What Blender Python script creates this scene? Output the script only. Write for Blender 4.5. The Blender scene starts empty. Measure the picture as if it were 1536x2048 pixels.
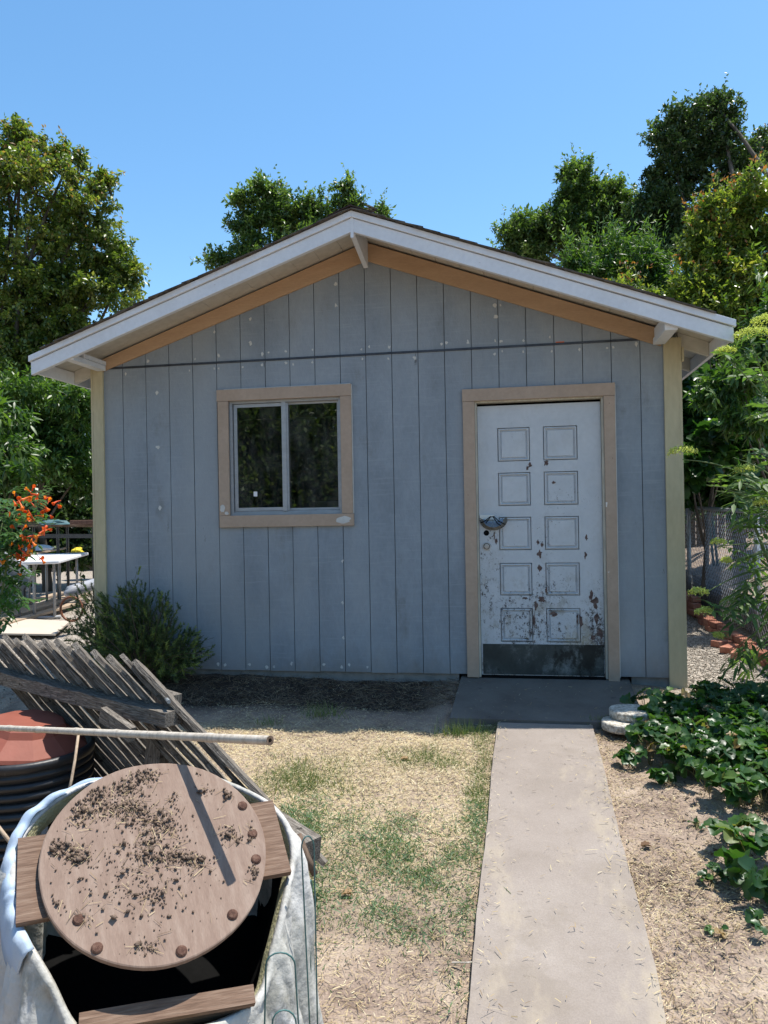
import bpy, math, random
import numpy as np
from mathutils import Vector, Matrix
random.seed(7)
rng = np.random.default_rng(7)
S = bpy.context.scene
COL = S.collection

# ------------------------------------------------------------------ camera
FPX, YAW, PITCH, ROLL = 1528.65, .1746, .002, -.018
CAM = np.array([0., -5.8076, 1.2464])
_f = np.array([-math.sin(YAW)*math.cos(PITCH), math.cos(YAW)*math.cos(PITCH), math.sin(PITCH)])
_r = np.array([math.cos(YAW), math.sin(YAW), 0.])
_u = np.cross(_r, _f)
_c, _s = math.cos(ROLL), math.sin(ROLL)
M3 = np.array([_c*_r+_s*_u, -_s*_r+_c*_u, _f])
cd = bpy.data.cameras.new('camera'); cam = bpy.data.objects.new('camera', cd); COL.objects.link(cam)
cd.sensor_fit = 'VERTICAL'; cd.sensor_height = 24.0; cd.lens = 24.0*FPX/2048
cd.clip_start = .05; cd.clip_end = 3000
cam.matrix_world = Matrix(((M3[0][0], M3[1][0], -M3[2][0], CAM[0]), (M3[0][1], M3[1][1], -M3[2][1], CAM[1]), (M3[0][2], M3[1][2], -M3[2][2], CAM[2]), (0, 0, 0, 1)))
S.camera = cam
S.render.resolution_x = 768; S.render.resolution_y = 1024

# ------------------------------------------------------------------ light
SUN = np.array([.26, .158, 1.0]); SUN /= np.linalg.norm(SUN)
w = bpy.data.worlds.new('World'); S.world = w; w.use_nodes = True
nt = w.node_tree; nt.nodes.clear()
sky = nt.nodes.new('ShaderNodeTexSky'); sky.sky_type = 'NISHITA'; sky.sun_disc = False
sky.sun_elevation = math.asin(SUN[2]); sky.sun_rotation = math.atan2(SUN[0], SUN[1])
sky.altitude = 0; sky.air_density = 1.0; sky.dust_density = .5; sky.ozone_density = 1.6
bg = nt.nodes.new('ShaderNodeBackground'); bg.inputs[1].default_value = .145
hs = nt.nodes.new('ShaderNodeHueSaturation'); hs.inputs['Saturation'].default_value = 1.2; hs.inputs['Hue'].default_value = .492
ow = nt.nodes.new('ShaderNodeOutputWorld')
nt.links.new(sky.outputs[0], hs.inputs['Color']); nt.links.new(hs.outputs[0], bg.inputs[0]); nt.links.new(bg.outputs[0], ow.inputs[0])
ld = bpy.data.lights.new('sun', 'SUN'); ld.energy = 4.6; ld.angle = math.radians(.5); ld.color = (1, .955, .88)
sun = bpy.data.objects.new('sun', ld); COL.objects.link(sun)
sun.rotation_euler = Vector(SUN).to_track_quat('Z', 'Y').to_euler(); sun.location = (0, 0, 20)
S.view_settings.view_transform = 'Standard'; S.view_settings.look = 'None'
S.view_settings.exposure = .66; S.view_settings.gamma = 1

def at(u, v, d=None, Y=None, Z=None, X=None):
    """world point seen at photo pixel u,v at axial distance d or on a plane"""
    k = M3.T @ np.array([(u-768)/FPX, (1024-v)/FPX, 1.])
    t = d if d is not None else (X-CAM[0])/k[0] if X is not None else (Y-CAM[1])/k[1] if Y is not None else (Z-CAM[2])/k[2]
    return CAM+t*k

# ------------------------------------------------------------------ materials
MT = {}
def mat(name, stops, scale=8, stretch=(1, 1, 1), rough=.8, bump=.15, bscale=None, detail=8, spec=.3, metal=0, coords='world', trans=0, fine=None, bdist=.01, contrast=(.3, .7)):
    """stops: list of colours run through a noise ramp; fine = (scale, amount) speckle"""
    m = bpy.data.materials.new(name); MT[name] = m; m.use_nodes = True
    n = m.node_tree.nodes; l = m.node_tree.links; b = n['Principled BSDF']
    b.inputs['Roughness'].default_value = rough; b.inputs['Specular IOR Level'].default_value = spec; b.inputs['Metallic'].default_value = metal
    mp = n.new('ShaderNodeMapping'); mp.inputs['Scale'].default_value = stretch
    if coords == 'world':
        g = n.new('ShaderNodeNewGeometry'); l.new(g.outputs['Position'], mp.inputs[0])
    else:
        g = n.new('ShaderNodeTexCoord'); oi = n.new('ShaderNodeObjectInfo'); ad = n.new('ShaderNodeVectorMath'); ad.operation = 'MULTIPLY_ADD'
        l.new(oi.outputs['Random'], ad.inputs[0]); ad.inputs[1].default_value = (31, 17, 23); l.new(g.outputs['Object'], ad.inputs[2]); l.new(ad.outputs[0], mp.inputs[0])
    nz = n.new('ShaderNodeTexNoise'); nz.inputs['Scale'].default_value = scale; nz.inputs['Detail'].default_value = detail; nz.inputs['Roughness'].default_value = .62
    l.new(mp.outputs[0], nz.inputs[0])
    r = n.new('ShaderNodeValToRGB'); e = r.color_ramp.elements
    k = len(stops)
    while len(e) < k: e.new(.5)
    for i, c in enumerate(stops):
        e[i].position = contrast[0]+(contrast[1]-contrast[0])*i/max(1, k-1); e[i].color = (*c, 1)
    l.new(nz.outputs[0], r.inputs[0]); out = r.outputs[0]
    if fine:
        n2 = n.new('ShaderNodeTexNoise'); n2.inputs['Scale'].default_value = fine[0]; n2.inputs['Detail'].default_value = 3
        l.new(mp.outputs[0], n2.inputs[0])
        mr = n.new('ShaderNodeMapRange'); mr.inputs[1].default_value = .3; mr.inputs[2].default_value = .7; mr.inputs[3].default_value = 1-fine[1]; mr.inputs[4].default_value = 1+fine[1]
        l.new(n2.outputs[0], mr.inputs[0])
        mx = n.new('ShaderNodeVectorMath'); mx.operation = 'SCALE'; l.new(out, mx.inputs[0]); l.new(mr.outputs[0], mx.inputs['Scale']); out = mx.outputs[0]
    l.new(out, b.inputs['Base Color'])
    if bump:
        nb = n.new('ShaderNodeTexNoise'); nb.inputs['Scale'].default_value = bscale or scale*6; nb.inputs['Detail'].default_value = 6
        l.new(mp.outputs[0], nb.inputs[0]); bp = n.new('ShaderNodeBump'); bp.inputs['Strength'].default_value = bump; bp.inputs['Distance'].default_value = bdist
        l.new(nb.outputs[0], bp.inputs['Height']); l.new(bp.outputs[0], b.inputs['Normal'])
    m['_out'] = 1
    return m
def colsock(m): return m.node_tree.nodes['Principled BSDF'].inputs['Base Color']
def over(m, color, nodes_fn):
    """mix color over the base by a mask built by nodes_fn(n,l)->socket"""
    n = m.node_tree.nodes; l = m.node_tree.links; s = colsock(m); src = s.links[0].from_socket
    mx = n.new('ShaderNodeMix'); mx.data_type = 'RGBA'; msk = nodes_fn(n, l); l.new(msk, mx.inputs[0]); l.new(src, mx.inputs[6])
    if hasattr(color, 'is_output'): l.new(color, mx.inputs[7])
    else: mx.inputs[7].default_value = (*color, 1)
    l.new(mx.outputs[2], s); return m
def mnode(n, l, op, a, b=None, clamp=False):
    x = n.new('ShaderNodeMath'); x.operation = op; x.use_clamp = clamp
    for i, q in enumerate((a, b)):
        if q is None: continue
        if isinstance(q, (int, float)): x.inputs[i].default_value = q
        else: l.new(q, x.inputs[i])
    return x.outputs[0]
def noise(n, l, scale, stretch=(1, 1, 1), detail=5, rough=.6):
    g = n.new('ShaderNodeNewGeometry'); mp = n.new('ShaderNodeMapping'); mp.inputs['Scale'].default_value = stretch
    l.new(g.outputs['Position'], mp.inputs[0]); z = n.new('ShaderNodeTexNoise'); z.inputs['Scale'].default_value = scale; z.inputs['Detail'].default_value = detail; z.inputs['Roughness'].default_value = rough
    l.new(mp.outputs[0], z.inputs[0]); return z.outputs[0]
def posz(n, l, ax=2):
    g = n.new('ShaderNodeNewGeometry'); s = n.new('ShaderNodeSeparateXYZ'); l.new(g.outputs['Position'], s.inputs[0]); return s.outputs[ax]
def step(n, l, v, lo, hi, a=0., b=1.):
    r = n.new('ShaderNodeMapRange'); r.interpolation_type = 'SMOOTHSTEP'; l.new(v, r.inputs[0])
    r.inputs[1].default_value = lo; r.inputs[2].default_value = hi; r.inputs[3].default_value = a; r.inputs[4].default_value = b; return r.outputs[0]

SIDING = mat('siding_paint', [(.205, .235, .265), (.255, .29, .325), (.30, .335, .37)], 2.2, (1, 1, .5), .75, .5, 90, bdist=.004, fine=(50, .05))
# rough sawn horizontal weave, a few worn streaks
over(SIDING, (.155, .155, .147), lambda n, l: mnode(n, l, 'MULTIPLY', step(n, l, noise(n, l, 3, (1, 1, .45), 9, .72), .56, .72), .6))
over(SIDING, (.34, .375, .405), lambda n, l: mnode(n, l, 'MULTIPLY', step(n, l, noise(n, l, 7, (.5, 1, 9), 4), .52, .7), .35))
# soil splash and fading towards the bottom edge, sun bleached patches
over(SIDING, (.2, .175, .145), lambda n, l: mnode(n, l, 'MULTIPLY', step(n, l, mnode(n, l, 'ADD', posz(n, l), mnode(n, l, 'MULTIPLY', noise(n, l, 5, (1, 1, .6), 6, .7), .5)), .2, .5, 1., 0.), .55))
over(SIDING, (.3, .32, .33), lambda n, l: mnode(n, l, 'MULTIPLY', step(n, l, noise(n, l, 1.1, (1, 1, .35), 5, .6), .45, .62), .5))
over(SIDING, (.075, .07, .065), lambda n, l: mnode(n, l, 'MULTIPLY', step(n, l, noise(n, l, 14, (1, 1, .22), 8, .75), .665, .70), .8))
mat('groove_shade_paint', [(.12, .135, .145), (.17, .185, .195)], 5)  # siding's own paint, darkened to put shade into the grooves
mat('trim_tan', [(.39, .29, .215), (.44, .33, .25)], 4, rough=.7, bump=.2, fine=(40, .05))
mat('rake_tan', [(.44, .285, .17), (.51, .34, .21)], 3, (1, 1, 4), rough=.7, bump=.25, fine=(30, .05))
over(MT['trim_tan'], (.74, .71, .66), lambda n, l: step(n, l, noise(n, l, 9, (1, 1, .5), 7, .7), .70, .73))
over(MT['trim_tan'], (.16, .10, .07), lambda n, l: step(n, l, noise(n, l, 34, (1, 1, .5), 4, .6), .735, .76))
mat('cream_paint', [(.46, .40, .25), (.52, .455, .30)], 3, (1, 1, .3), .7, .2, fine=(40, .06))
WH = mat('white_paint', [(.64, .66, .69), (.72, .74, .77)], 3, rough=.6, bump=.25, bscale=30, fine=(30, .04))
over(WH, (.3, .28, .26), lambda n, l: step(n, l, noise(n, l, 11, (1, 1, 1.5), 8, .75), .69, .72))
mat('soffit_paint', [(.5, .47, .41), (.58, .55, .48)], 3, rough=.7, bump=.2, fine=(20, .07))
mat('putty', [(.50, .495, .47), (.62, .61, .58)], 20)
mat('flashing', [(.035, .04, .05), (.08, .09, .11)], 12, (1, 1, 1), .5, .1, metal=.3)
mat('shingle', [(.035, .03, .026), (.09, .075, .06), (.15, .13, .1)], 20, rough=.95, bump=.6, bscale=120)
mat('shingle_cap', [(.028, .02, .018), (.06, .04, .035)], 25, rough=.95, bump=.6, bscale=160)
mat('foundation_concrete', [(.16, .16, .15), (.3, .29, .27)], 8, bump=.5)
mat('black', [(.004, .004, .004), (.008, .008, .008)], 10, rough=.95, spec=.1)
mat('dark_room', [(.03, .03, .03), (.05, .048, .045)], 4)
mat('alu', [(.34, .35, .36), (.44, .45, .46)], 12, (1, 1, 3), .5, .1, metal=.3, spec=.5)
mat('steel', [(.34, .34, .33), (.48, .48, .47)], 20, rough=.4, metal=.8, bump=.1)
mat('galvanised', [(.26, .28, .29), (.4, .42, .43)], 18, rough=.5, metal=.6, bump=.1)
DP = mat('door_paint', [(.50, .525, .55), (.57, .59, .61)], 5, rough=.5, bump=.15, fine=(30, .03))
def wear(n, l, amt=1.0):
    z = posz(n, l); k = step(n, l, z, .2, 1.75, .085, -.030)      # more flaking low on the door
    a = mnode(n, l, 'ADD', noise(n, l, 34, (1, 1, .75), 12, .86), k)
    b = mnode(n, l, 'ADD', noise(n, l, 3.2, (1, 1, .6), 2, .5), 0)
    a = mnode(n, l, 'ADD', a, mnode(n, l, 'MULTIPLY', mnode(n, l, 'SUBTRACT', b, .5), .30))
    return step(n, l, a, .612, .628)
over(DP, (.065, .052, .05), wear)
over(DP, (.33, .31, .27), lambda n, l: mnode(n, l, 'MULTIPLY', step(n, l, noise(n, l, 7, (1, 1, .7), 9, .75), .5, .62), step(n, l, posz(n, l), .2, 1.1, .8, .12)))
over(DP, (.42, .37, .27), lambda n, l: mnode(n, l, 'MULTIPLY', mnode(n, l, 'MULTIPLY', step(n, l, noise(n, l, 5, (1, 1, .5), 6, .7), .5, .68), step(n, l, posz(n, l), .2, .7, 1., .05)), .7))
KP = mat('kick_plate', [(.035, .045, .045), (.06, .075, .075), (.12, .145, .145)], 4, (1, 1, .7), .45, .1, metal=.3, contrast=(.35, .75))
over(KP, (.22, .26, .27), lambda n, l: mnode(n, l, 'MULTIPLY', step(n, l, noise(n, l, 5, (1, 1, .8), 10, .75), .48, .68), .8))
over(KP, (.012, .014, .013), lambda n, l: mnode(n, l, 'MULTIPLY', step(n, l, noise(n, l, 3.4, (1, 1, .6), 7, .7), .5, .6), .9))
mat('jamb_paint', [(.45, .42, .34), (.6, .57, .48)], 8, (1, 1, .3), fine=(40, .15))
CON = mat('concrete', [(.215, .18, .15), (.26, .22, .188), (.3, .258, .222)], 1.7, rough=.9, bump=.35, bscale=180, fine=(160, .09), bdist=.003)
over(CON, (.12, .10, .08), lambda n, l: mnode(n, l, 'MULTIPLY', step(n, l, noise(n, l, 12, (1, 1, 1), 9, .76), .60, .68), .7))
over(CON, (.2, .165, .13), lambda n, l: mnode(n, l, 'MULTIPLY', step(n, l, noise(n, l, 1.6, (1, 1, 1), 7, .7), .5, .64), .5))
over(CON, (.38, .32, .235), lambda n, l: mnode(n, l, 'MULTIPLY', step(n, l, noise(n, l, 2.2, (1.5, .6, 1), 5, .7), .5, .66), .5))
LAND = mat('landing_concrete', [(.105, .09, .078), (.145, .128, .11), (.175, .155, .135)], 2.5, rough=.9, bump=.3, bscale=160, fine=(120, .08), bdist=.003)  # darker than the path concrete to deepen the shade on the landing
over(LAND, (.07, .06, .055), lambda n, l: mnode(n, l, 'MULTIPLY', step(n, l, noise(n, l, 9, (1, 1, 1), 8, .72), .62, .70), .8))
mat('paver_aggregate', [(.3, .27, .22), (.48, .44, .37), (.6, .56, .48)], 45, rough=.9, bump=.9, bscale=90, detail=2, contrast=(.4, .6))
mat('weathered_wood', [(.055, .046, .038), (.16, .138, .114), (.33, .295, .25)], 30, (7, 7, .55), .9, 1.0, 34, coords='obj', bdist=.006, contrast=(.33, .68))
over(MT['weathered_wood'], (.022, .018, .014), lambda n, l: mnode(n, l, 'MULTIPLY', step(n, l, noise(n, l, 34, (1, 1, 1), 9, .78), .56, .62), .85))
mat('plywood_round', [(.19, .128, .097), (.225, .157, .12), (.265, .195, .152)], 9, (6, 1.2, .8), .85, .4, 14, coords='obj', bdist=.003, contrast=(.3, .7), fine=(60, .08))
over(MT['plywood_round'], (.17, .12, .09), lambda n, l: mnode(n, l, 'MULTIPLY', step(n, l, noise(n, l, 11, (1, 1, 1), 9, .75), .56, .7), .6))
mat('aged_board', [(.10, .06, .04), (.16, .10, .068), (.23, .16, .115)], 22, (6, 6, .5), .85, .4, 30, coords='obj')
mat('new_lumber', [(.26, .19, .13), (.36, .27, .19), (.42, .33, .24)], 9, (6, 6, .8), .85, .3, 20, coords='obj')
mat('lumber_brown', [(.06, .04, .028), (.12, .08, .055), (.2, .14, .1)], 9, (6, 6, .8), .85, .3, 20, coords='obj')
mat('bamboo', [(.33, .28, .22), (.5, .44, .36), (.58, .52, .44)], 12, (5, 5, .8), .6, .15, 30, coords='obj')
mat('black_plastic', [(.014, .014, .015), (.03, .03, .032)], 6, rough=.45, bump=.15, spec=.5)
over(MT['black_plastic'], (.16, .15, .14), lambda n, l: mnode(n, l, 'MULTIPLY', step(n, l, noise(n, l, 13, (1, 1, .5), 9, .8), .60, .70), .6))
mat('terracotta', [(.20, .058, .036), (.26, .08, .052)], 6, rough=.6, bump=.1)
CL = mat('cloth_white', [(.44, .42, .385), (.57, .55, .515), (.64, .625, .6)], 3, rough=.85, bump=.8, bscale=22, bdist=.012)
over(CL, (.2, .19, .15), lambda n, l: mnode(n, l, 'MULTIPLY', step(n, l, noise(n, l, 9, (1, 1, .6), 10, .75), .46, .66), .75))
over(CL, (.34, .33, .28), lambda n, l: mnode(n, l, 'MULTIPLY', step(n, l, noise(n, l, 2.5, (1, 1, 1), 6, .7), .42, .6), .6))
mat('cloth_blue', [(.26, .36, .5), (.5, .57, .64)], 5, rough=.6, bump=.3)
mat('felt_yellow', [(.45, .41, .2), (.62, .58, .36)], 30, rough=.95, bump=.6, bscale=120)
mat('soil_clod', [(.09, .062, .046), (.18, .125, .09), (.28, .21, .16)], 60, rough=.95, bump=.6)
mat('rust', [(.045, .022, .016), (.10, .05, .034), (.17, .10, .07)], 90, rough=.9, bump=.4)
mat('wire_green', [(.03, .09, .085), (.06, .15, .14)], 20, rough=.45, spec=.5, bump=0)
mat('bag_blue', [(.02, .12, .42), (.04, .2, .55)], 5, rough=.4, bump=.2)
mat('bag_print', [(.7, .7, .7), (.8, .8, .8)], 5, rough=.4, bump=0)
mat('table_plastic', [(.72, .72, .72), (.8, .8, .79)], 6, rough=.5, bump=.1)
mat('table_leg', [(.3, .31, .32), (.4, .41, .42)], 6, rough=.5, metal=.4, bump=.05)
mat('tarp_blue', [(.05, .13, .3), (.12, .25, .45)], 12, rough=.5, bump=.6, bscale=30)
mat('yellow_cloth', [(.65, .52, .02), (.78, .66, .08)], 20, rough=.8)
mat('white_cloth', [(.7, .7, .72), (.8, .8, .8)], 20, rough=.8)
mat('grey_pot', [(.25, .26, .29), (.34, .35, .38)], 6, rough=.5)
mat('orange_hose', [(.2, .08, .04), (.28, .11, .06)], 6, rough=.5)
mat('bark', [(.05, .04, .03), (.11, .09, .07), (.17, .14, .11)], 6, (3, 3, .6), .95, .8, 20)
mat('green_stem', [(.10, .14, .05), (.16, .2, .08)], 10)
mat('red_stem', [(.12, .10, .04), (.17, .16, .07)], 10)
mat('brick', [(.22, .09, .055), (.34, .14, .09), (.42, .22, .15)], 9, rough=.95, bump=.5, bscale=60, coords='obj', fine=(60, .12))
mat('pole_teal', [(.04, .10, .11), (.08, .15, .16)], 10, rough=.5)
mat('pouch_blue', [(.10, .17, .27), (.2, .29, .42)], 20, rough=.8)
mat('pouch_grey', [(.16, .15, .13), (.3, .285, .25)], 40, rough=.9)
mat('stucco_far', [(.45, .38, .3), (.5, .43, .35)], 2)
mat('roof_far', [(.2, .15, .12), (.3, .24, .19)], 5)

def leafmat(name, stops, gloss=.45, trans=.35, spec=.5):
    m = bpy.data.materials.new(name); MT[name] = m; m.use_nodes = True
    n = m.node_tree.nodes; l = m.node_tree.links; b = n['Principled BSDF']
    a = n.new('ShaderNodeAttribute'); a.attribute_name = 'rnd'
    r = n.new('ShaderNodeValToRGB'); e = r.color_ramp.elements
    while len(e) < len(stops): e.new(.5)
    for i, c in enumerate(stops): e[i].position = i/(len(stops)-1); e[i].color = (*c, 1)
    l.new(a.outputs['Fac'], r.inputs[0]); l.new(r.outputs[0], b.inputs['Base Color'])
    b.inputs['Roughness'].default_value = gloss; b.inputs['Specular IOR Level'].default_value = spec
    if trans:
        t = n.new('ShaderNodeBsdfTranslucent'); k = n.new('ShaderNodeVectorMath'); k.operation = 'MULTIPLY'; k.inputs[1].default_value = (1.5, 1.7, .6)
        l.new(r.outputs[0], k.inputs[0]); l.new(k.outputs[0], t.inputs[0])
        mx = n.new('ShaderNodeMixShader'); mx.inputs[0].default_value = trans
        o = n['Material Output']; l.new(b.outputs[0], mx.inputs[1]); l.new(t.outputs[0], mx.inputs[2]); l.new(mx.outputs[0], o.inputs[0])
    return m
leafmat('leaf_pear', [(.035, .06, .014), (.075, .115, .024), (.14, .185, .04), (.26, .28, .08), (.30, .18, .08)], .35, .42)
leafmat('leaf_oak', [(.035, .07, .022), (.075, .125, .036), (.13, .19, .055), (.22, .27, .085)], .4, .42)
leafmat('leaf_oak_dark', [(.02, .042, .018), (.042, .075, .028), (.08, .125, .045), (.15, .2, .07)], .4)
leafmat('leaf_peach', [(.03, .07, .014), (.055, .115, .024), (.09, .155, .036), (.15, .215, .055)], .4, .42)
leafmat('leaf_photinia', [(.05, .085, .015), (.09, .14, .025), (.16, .21, .045), (.27, .29, .07), (.30, .12, .05)], .28, .42)
leafmat('leaf_ivy', [(.015, .045, .012), (.03, .08, .02), (.05, .12, .03), (.12, .2, .04)], .3)
leafmat('leaf_elder', [(.04, .085, .025), (.065, .125, .035), (.10, .17, .05), (.18, .25, .08)], .55, .42)
leafmat('leaf_elder_flower', [(.45, .48, .12), (.62, .62, .22), (.75, .72, .34)], .8, .45)
leafmat('leaf_strawberry', [(.015, .05, .012), (.03, .08, .018), (.045, .11, .028), (.09, .16, .04), (.3, .2, .09)], .38)
leafmat('leaf_vine', [(.03, .08, .015), (.05, .12, .03), (.08, .16, .04)], .35)
leafmat('petal_orange', [(.6, .07, .02), (.75, .14, .03), (.8, .3, .04)], .5)
leafmat('needle', [(.03, .055, .02), (.065, .10, .032), (.12, .165, .05), (.27, .33, .09)], .6, .25)
leafmat('grass_green', [(.07, .13, .035), (.11, .17, .06), (.2, .22, .08), (.4, .34, .14)], .7, .3)
leafmat('weed_blue', [(.07, .14, .065), (.11, .19, .095), (.17, .25, .13), (.3, .33, .17)], .7, .3)
leafmat('straw', [(.10, .07, .045), (.25, .175, .10), (.4, .31, .17), (.52, .43, .25), (.62, .55, .37)], .8, 0, .2)
leafmat('straw_dark', [(.06, .045, .035), (.14, .1, .07), (.26, .2, .13)], .8, 0, .2)
leafmat('pebble', [(.14, .12, .095), (.25, .215, .175), (.36, .32, .265), (.48, .44, .38)], .8, 0, .2)
leafmat('dead_leaf', [(.12, .07, .04), (.24, .14, .08), (.33, .22, .12)], .8, .2, .2)

# glass: clear pane that mirrors by Fresnel
m = bpy.data.materials.new('window_glass'); MT['window_glass'] = m; m.use_nodes = True
n = m.node_tree.nodes; l = m.node_tree.links; n.remove(n['Principled BSDF'])
fr = n.new('ShaderNodeFresnel'); fr.inputs[0].default_value = 2.0; tr = n.new('ShaderNodeBsdfTransparent'); tr.inputs[0].default_value = (.75, .77, .76, 1)
gl = n.new('ShaderNodeBsdfGlossy'); gl.inputs['Roughness'].default_value = .015; mx = n.new('ShaderNodeMixShader')
l.new(fr.outputs[0], mx.inputs[0]); l.new(tr.outputs[0], mx.inputs[1]); l.new(gl.outputs[0], mx.inputs[2]); dd = n.new('ShaderNodeBsdfDiffuse'); dd.inputs[0].default_value = (.5, .5, .48, 1); dm = n.new('ShaderNodeMixShader'); dz = noise(n, l, 9, (1, 1, .4), 6, .7)
l.new(mnode(n, l, 'MULTIPLY', step(n, l, dz, .35, .75), .07), dm.inputs[0]); l.new(mx.outputs[0], dm.inputs[1]); l.new(dd.outputs[0], dm.inputs[2]); l.new(dm.outputs[0], n['Material Output'].inputs[0])

# ------------------------------------------------------------------ object helpers
WPOS = {}
def tag(o, label=None, cat=None, group=None, kind=None):
    if label: o['label'] = label
    if cat: o['category'] = cat
    if group: o['group'] = group
    if kind: o['kind'] = kind
    return o
def empty(name, loc, label, cat, group=None):
    o = bpy.data.objects.new(name, None); COL.objects.link(o); o.location = tuple(loc); WPOS[o.name] = np.array(loc, float)
    o.empty_display_size = .1
    return tag(o, label, cat, group)
def link(name, me, material, parent=None, wpos=None, rot=None, smooth=False):
    o = bpy.data.objects.new(name, me); COL.objects.link(o)
    if material is not None and not me.materials: me.materials.append(MT[material] if isinstance(material, str) else material)
    wpos = np.array(wpos if wpos is not None else (0, 0, 0), float); WPOS[o.name] = wpos
    o.location = tuple(wpos - (WPOS[parent.name] if parent else 0))
    if rot is not None: o.rotation_euler = rot
    if parent: o.parent = parent
    if smooth: me.polygons.foreach_set('use_smooth', [True]*len(me.polygons))
    return o
class MB:
    def __init__(s): s.v = []; s.f = []
    def add(s, V, F):
        k = len(s.v); s.v += [tuple(map(float, p)) for p in V]; s.f += [tuple(int(i)+k for i in q) for q in F]; return s
    def box(s, x0, x1, y0, y1, z0, z1):
        return s.add([(x0, y0, z0), (x1, y0, z0), (x1, y1, z0), (x0, y1, z0), (x0, y0, z1), (x1, y0, z1), (x1, y1, z1), (x0, y1, z1)],
                     [(0, 3, 2, 1), (4, 5, 6, 7), (0, 1, 5, 4), (1, 2, 6, 5), (2, 3, 7, 6), (3, 0, 4, 7)])
    def prism(s, poly, y0, y1):
        """poly in XZ (counter-clockwise seen from -Y), extruded along Y"""
        n = len(poly); V = [(x, y0, z) for x, z in poly]+[(x, y1, z) for x, z in poly]
        return s.add(V, [tuple(range(n)), tuple(range(2*n-1, n-1, -1))]+[(i, i+n, (i+1) % n+n, (i+1) % n) for i in range(n)])
    def hexa(s, P):
        """8 corner points, bottom 4 then top 4"""
        return s.add(P, [(0, 3, 2, 1), (4, 5, 6, 7), (0, 1, 5, 4), (1, 2, 6, 5), (2, 3, 7, 6), (3, 0, 4, 7)])
    def beam(s, p0, p1, wdt, hgt, up=(0, 0, 1)):
        p0, p1 = np.array(p0, float), np.array(p1, float); d = p1-p0; d /= np.linalg.norm(d); x = np.cross(d, up); x /= np.linalg.norm(x); u = np.cross(x, d)
        P = []
        for b in (-.5, .5):
            for a, e in ((-.5, p0), (.5, p0), (.5, p1), (-.5, p1)): P.append(e+x*a*wdt+u*b*hgt)
        return s.hexa(P)
    def tube(s, pts, rad, n=8, caps=True, close=False):
        pts = [np.array(p, float) for p in pts]; m_ = len(pts)
        if not hasattr(rad, '__len__'): rad = [rad]*m_
        t0 = pts[1]-pts[0]; ref = np.array((0, 0, 1.)) if abs(t0[2]) < .9*np.linalg.norm(t0) else np.array((1., 0, 0))
        k = len(s.v); V = []; F = []
        for i, p in enumerate(pts):
            t = pts[(i+1) % m_ if close else min(i+1, m_-1)]-pts[(i-1) % m_ if close else max(i-1, 0)]; t /= np.linalg.norm(t)+1e-9
            a = np.cross(t, ref); a /= np.linalg.norm(a)+1e-9; b = np.cross(t, a); ref = np.cross(a, t)
            for j in range(n):
                th = 2*math.pi*j/n; V.append(p+rad[i]*(math.cos(th)*a+math.sin(th)*b))
        R_ = m_ if close else m_-1
        for i in range(R_):
            for j in range(n):
                i2 = (i+1) % m_; F.append((i*n+j, i*n+(j+1) % n, i2*n+(j+1) % n, i2*n+j))
        if caps and not close: F += [tuple(range(n-1, -1, -1)), tuple((m_-1)*n+j for j in range(n))]
        return s.add(V, F)
    def lathe(s, prof, n=32, c=(0, 0, 0), rfun=None):
        V = []; F = []; m_ = len(prof)
        for i, (r, z) in enumerate(prof):
            for j in range(n):
                th = 2*math.pi*j/n; rr = r*(rfun(th, i) if rfun else 1); V.append((c[0]+rr*math.cos(th), c[1]+rr*math.sin(th), c[2]+z))
        for i in range(m_-1):
            for j in range(n): F.append((i*n+j, i*n+(j+1) % n, (i+1)*n+(j+1) % n, (i+1)*n+j))
        return s.add(V, F)
    def mesh(s, name, centre=True):
        V = np.array(s.v); c = (V.min(0)+V.max(0))/2 if centre else np.zeros(3)
        me = bpy.data.meshes.new(name); me.from_pydata([tuple(p) for p in V-c], [], s.f); me.update(); return me, c
    def build(s, name, material, parent=None, smooth=False, bevel=0):
        me, c = s.mesh(name); o = link(name, me, material, parent, c, smooth=smooth)
        if bevel:
            b = o.modifiers.new('bevel', 'BEVEL'); b.width = bevel; b.segments = 2; b.limit_method = 'ANGLE'
        return o

def meshnp(name, V, F, rnd=None, centre=True, smooth=False):
    V = np.asarray(V, np.float32); F = np.asarray(F, np.int32); c = (V.min(0)+V.max(0))/2 if centre else np.zeros(3, np.float32)
    me = bpy.data.meshes.new(name); me.vertices.add(len(V)); me.vertices.foreach_set('co', (V-c).ravel())
    k = F.shape[1]; me.loops.add(F.size); me.loops.foreach_set('vertex_index', F.ravel()); me.polygons.add(len(F))
    me.polygons.foreach_set('loop_start', np.arange(0, F.size, k, dtype=np.int32))
    if smooth: me.polygons.foreach_set('use_smooth', np.ones(len(F), bool))
    me.update(calc_edges=True)
    if rnd is not None:
        a = me.attributes.new('rnd', 'FLOAT', 'FACE'); a.data.foreach_set('value', np.asarray(rnd, np.float32))
    return me, c
def unit(a): return a/(np.linalg.norm(a, axis=-1, keepdims=True)+1e-9)
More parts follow.
